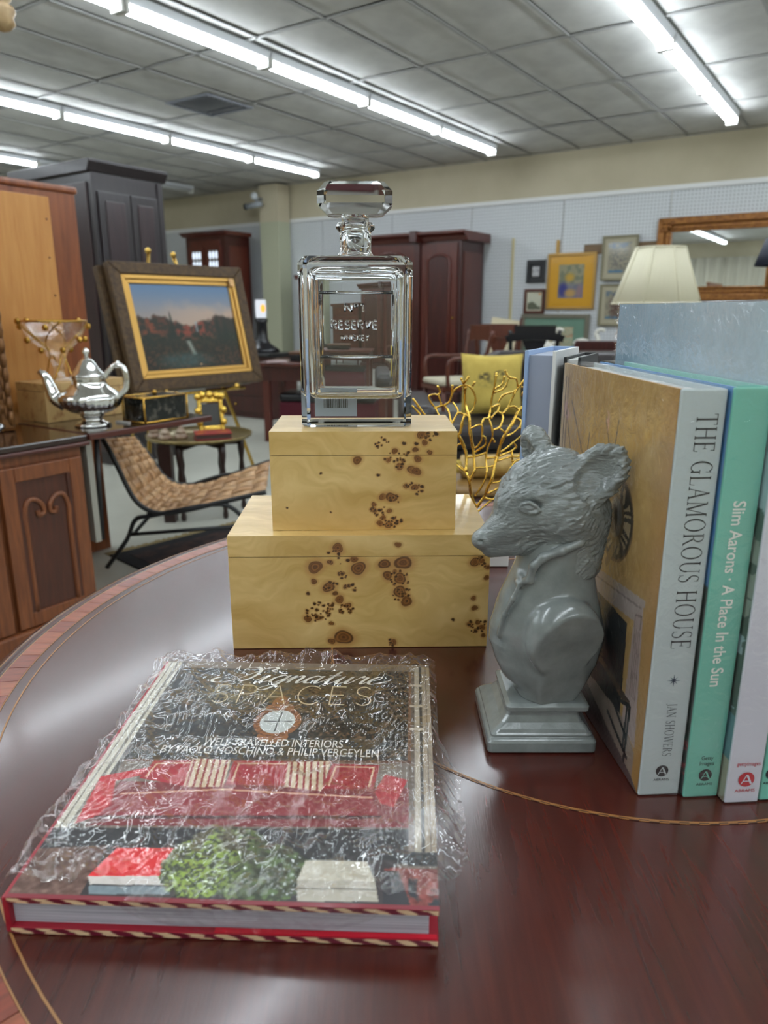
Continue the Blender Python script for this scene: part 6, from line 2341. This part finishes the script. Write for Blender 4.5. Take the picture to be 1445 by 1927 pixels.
# ---- gold bolster on a bench, in front of the sofa
bn = thing('coffee_table', 'low gilded wood coffee table seen through the coral', 'table', (.54, 3.45, 0), math.radians(6))
M_gw = wood('gilded_wood', (140, 108, 58), (108, 78, 38), 0, 5, .35)
MB().lathe([(0, .335), (.38, .335), (.395, .345), (.395, .365), (.38, .37), (0, .37)], 40, sx=1.25, sy=.75).build('top', M_gw, bn)
MB().lathe([(.25, .2), (.34, .22), (.36, .33), (.3, .334)], 40, sx=1.25, sy=.75).build('apron', M_mahod, bn)
for x_ in (-.3, .3):
    for y_ in (-.14, .14):
        MB().lathe([(.02, 0), (.03, .05), (.02, .12), (.035, .2), (.03, .25)], 12, (x_, y_, 0)).build('leg', M_mahod, bn)
bs = thing('bolster_cushion', 'small gold bolster cushion with tassels on the coffee table', 'pillow', (.50, 3.40, .3705), math.radians(6))
MB().tube(catmull([(-.13, 0, .055), (-.10, 0, .055), (.16, 0, .055), (.20, 0, .055)], 4), [.03] + [.055] * 11 + [.03], 14).build('cushion', mat('gold_satin', (190, 160, 96), .5, 0, (160, 128, 66), 20, bump=.3, bscale=60), bs)
for x_ in (-.15, .215):
    MB().lathe([(.008, 0), (.02, .03), (.012, .06), (0, .065)], 10, (x_, 0, .025)).build('tassel', M_yel, bs)

# ---- dining chairs and odds in front of the pegboard
M_chair = wood('chair_mahogany', (104, 52, 32), (76, 36, 24), 2, 6, .35)
M_seat = mat('seat_cream', (196, 188, 164), .8)


def dining_chair(label, loc, rz, wood_, arms, splat):
    t = thing('dining_chair', label, 'chair', loc, rz)
    MB().box(-.25, .25, -.24, .22, .40, .44).build('seat_rail', wood_, t)
    MB().box(-.245, .245, -.235, .215, .441, .50).build('seat', M_seat, t, bevel=.025, seg=3)
    for x_ in (-.22, .22):
        MB().tube([(x_, -.21, 0), (x_, -.21, .40)], .022, 8).build('leg', wood_, t)
        MB().tube(catmull([(x_, .26, 0), (x_, .20, .42), (x_, .23, .7), (x_ * 1.1, .28, .95)], 4), .02, 8).build('leg', wood_, t)
        if arms:
            MB().tube(catmull([(x_, .24, .70), (x_ * 1.25, .05, .70), (x_ * 1.25, -.18, .68), (x_ * 1.15, -.18, .44)], 4), .018, 8).build('arm', wood_, t)
    MB().prism([(-.29, .90), (-.20, .93), (-.20, 1.0), (.20, 1.0), (.20, .93), (.29, .90), (.27, .84), (.12, .86), (-.12, .86), (-.27, .84)], .265, .295, 'y').build('crest_rail', wood_, t)
    if splat:
        MB().prism([(-.07, .50), (.07, .50), (.06, .62), (.05, .70), (.12, .858), (-.12, .858), (-.05, .70), (-.06, .62)], .25, .27, 'y').build('splat', wood_, t)
    return t


k = on_y(850, 690, 7.3)
dining_chair('armchair with cream seat standing before the mahogany wardrobe', (k.x + .02, 7.25, 0), math.radians(-70), M_chair, True, False)
k = on_y(937, 640, 8.3)
dining_chair('dining chair with vase-shaped splat showing above the sofa', (k.x, 8.3, 0), math.radians(172), M_chair, False, True)
k = on_y(990, 645, 7.7)
dining_chair('near-black dining chair between the splat chair and the green print', (k.x, 7.55, 0), math.radians(180), M_blk2, False, True)
k = on_y(922, 630, 8.75)
cvb = thing('cream_screen', 'cream canvas panel with dark edge leaning beside the wardrobe', 'panel', (k.x + .02, 8.80, 0), math.radians(-20))
L = Matrix.Rotation(math.radians(-7), 4, 'X') @ Matrix.Rotation(math.radians(8), 4, 'Y')
MB().box(-.17, .16, 0, .02, .05, 1.06, M=L).build('canvas', mat('canvas_cream', (206, 194, 164), .8), cvb)
MB().box(.162, .19, -.005, .025, .05, 1.10, M=L).build('stretcher', M_fbrown, cvb)
# settee
k = on_y(1108, 640, 6.6)
stt = thing('settee', 'dark carved wood settee back below the lower olive print', 'settee', (k.x + .04, 6.5, 0), math.radians(-14))
stt.scale = (.8, .85, .98)
MB().box(-.5, .5, -.5, .1, .30, .44).build('seat', M_burg, stt, bevel=.03)
MB().prism([(-.34, .5), (.34, .5), (.36, .80), (.28, .83), (.26, .90), (-.22, .90), (-.24, .83), (-.36, .80)], .05, .11, 'y').build('back_rail', M_mahod, stt, bevel=.01)
for x_ in (-.42, .42):
    MB().tube(catmull([(x_, .08, .44), (x_ * 1.02, .09, .70), (x_ * .98, .1, .84)], 4), .03, 8).build('back_post', M_mahod, stt)
    for y_ in (-.45, .08):
        MB().tube([(x_, y_, 0), (x_, y_, .30)], .025, 8).build('leg', M_mahod, stt)
# sideboard against the wall with white figures
sbd = thing('display_table', 'dark display table under the green mounted print', 'table', R(8.45, -3.35, 0), RZ)
MB().box(-.75, .95, -.25, .25, .60, .64).build('top', M_mahod, sbd, bevel=.006)
for x_ in (-.7, .9):
    for y_ in (-.2, .2):
        MB().tube([(x_, y_, 0), (x_, y_, .60)], .03, 8).build('leg', M_mahod, sbd)
M_porc = mat('white_porcelain', (226, 224, 214), .3)
for x_, y_, lab in ((-.02, -.14, 'white porcelain swan figurine, lower one before the green print'), (.42, .0, 'white glass swan ornament right of the green print')):
    q = R(8.45 + y_, -3.35 + x_, .6404)
    f_ = thing('swan_figurine', lab, 'figurine', q, RZ, 'white swans by the wall')
    MB().ball((0, 0, .075), .10, 12, (1.4, .8, .75)).build('body', M_porc, f_)
    MB().tube(catmull([(.08, 0, .10), (.15, 0, .17), (.12, 0, .25), (.17, 0, .29), (.22, 0, .27)], 4), [.028] * 8 + [.022] * 8 + [.012], 8).build('neck', M_porc, f_)
    MB().ball((-.04, 0, .12), .08, 10, (1.4, .4, .9)).build('wing', M_porc, f_)

# ---- lamps at the right, on a console hidden by the books
k = on_y(1233, 568, 3.85)
cn = thing('console_table', 'long dark console table behind the standing books', 'table', (k.x + .55, 3.90, 0), 0)
MB().box(-.9, 1.3, -.25, .25, .70, .74).build('top', M_mahod, cn, bevel=.006)
for x_ in (-.85, 1.25):
    for y_ in (-.2, .2):
        MB().tube([(x_, y_, 0), (x_, y_, .70)], .03, 8).build('leg', M_mahod, cn)
M_shade = mat('shade_cream', (214, 208, 182), .8)
lm = thing('table_lamp', 'table lamp with cream pleated empire shade', 'lamp', (k.x, 3.85, .7404), 0)
zb_, zt_ = on_y(1233, 571, 3.85).z - .7404, on_y(1233, 467, 3.85).z - .7404
r0_, r1_ = .212, .119
n = 96
vs, fs = [], []
for i in range(2):
    for k_ in range(n):
        a = 2 * math.pi * k_ / n
        r_ = (r0_ if i == 0 else r1_) * (1 + .012 * math.cos(8 * a) + .006 * math.cos(48 * a))
        vs.append((r_ * math.cos(a), r_ * math.sin(a), zb_ if i == 0 else zt_))
for k_ in range(n):
    fs.append((k_, (k_ + 1) % n, n + (k_ + 1) % n, n + k_))
so_ = MB().add(vs, fs, 0, True).build('shade', M_shade, lm, solid=.003)
for z_, r_ in ((zb_, r0_), (zt_, r1_)):
    MB().tube([(r_ * math.cos(t), r_ * math.sin(t), z_) for t in np.linspace(0, 6.2832, 49)[:-1]], .006, 6, True).build('shade_trim', M_shade, so_)
for k_ in range(8):
    a = math.pi * k_ / 4 + .2
    MB().tube([(r0_ * 1.015 * math.cos(a), r0_ * 1.015 * math.sin(a), zb_), (r1_ * 1.02 * math.cos(a), r1_ * 1.02 * math.sin(a), zt_)], .005, 6).build('shade_rib', M_shade, so_)
MB().lathe([(.09, 0), (.09, .02), (.05, .03), (.07, .12), (.08, .2), (.03, .27), (.02, .30), (.012, zb_), (.012, zt_ - .01), (0, zt_ - .01)], 24).build('base', M_brass, lm)
for a in (0, math.pi / 2):
    MB().tube([(-r1_ * math.cos(a), -r1_ * math.sin(a), zt_), (r1_ * math.cos(a), r1_ * math.sin(a), zt_)], .003, 6).build('spider', M_brass, lm)
k = on_y(1470, 480, 3.95)
l2 = thing('table_lamp', 'brass lamp with navy shade at the right picture edge', 'lamp', (k.x, 3.95, .7404), 0)
zb_, zt_ = on_y(1445, 500, 3.95).z - .7404, on_y(1445, 448, 3.95).z - .7404
M_navy = mat('shade_navy', (22, 28, 46), .6)
MB().lathe([(.120, zb_), (.080, zt_)], 32, cap=False).build('shade', M_navy, l2, solid=.003)
MB().lathe([(.08, 0), (.08, .02), (.03, .04), (.05, .12), (.07, .2), (.035, .3), (.05, .36), (.02, .40), (.012, zt_ - .01), (0, zt_ - .01)], 24).build('base', M_brass, l2)
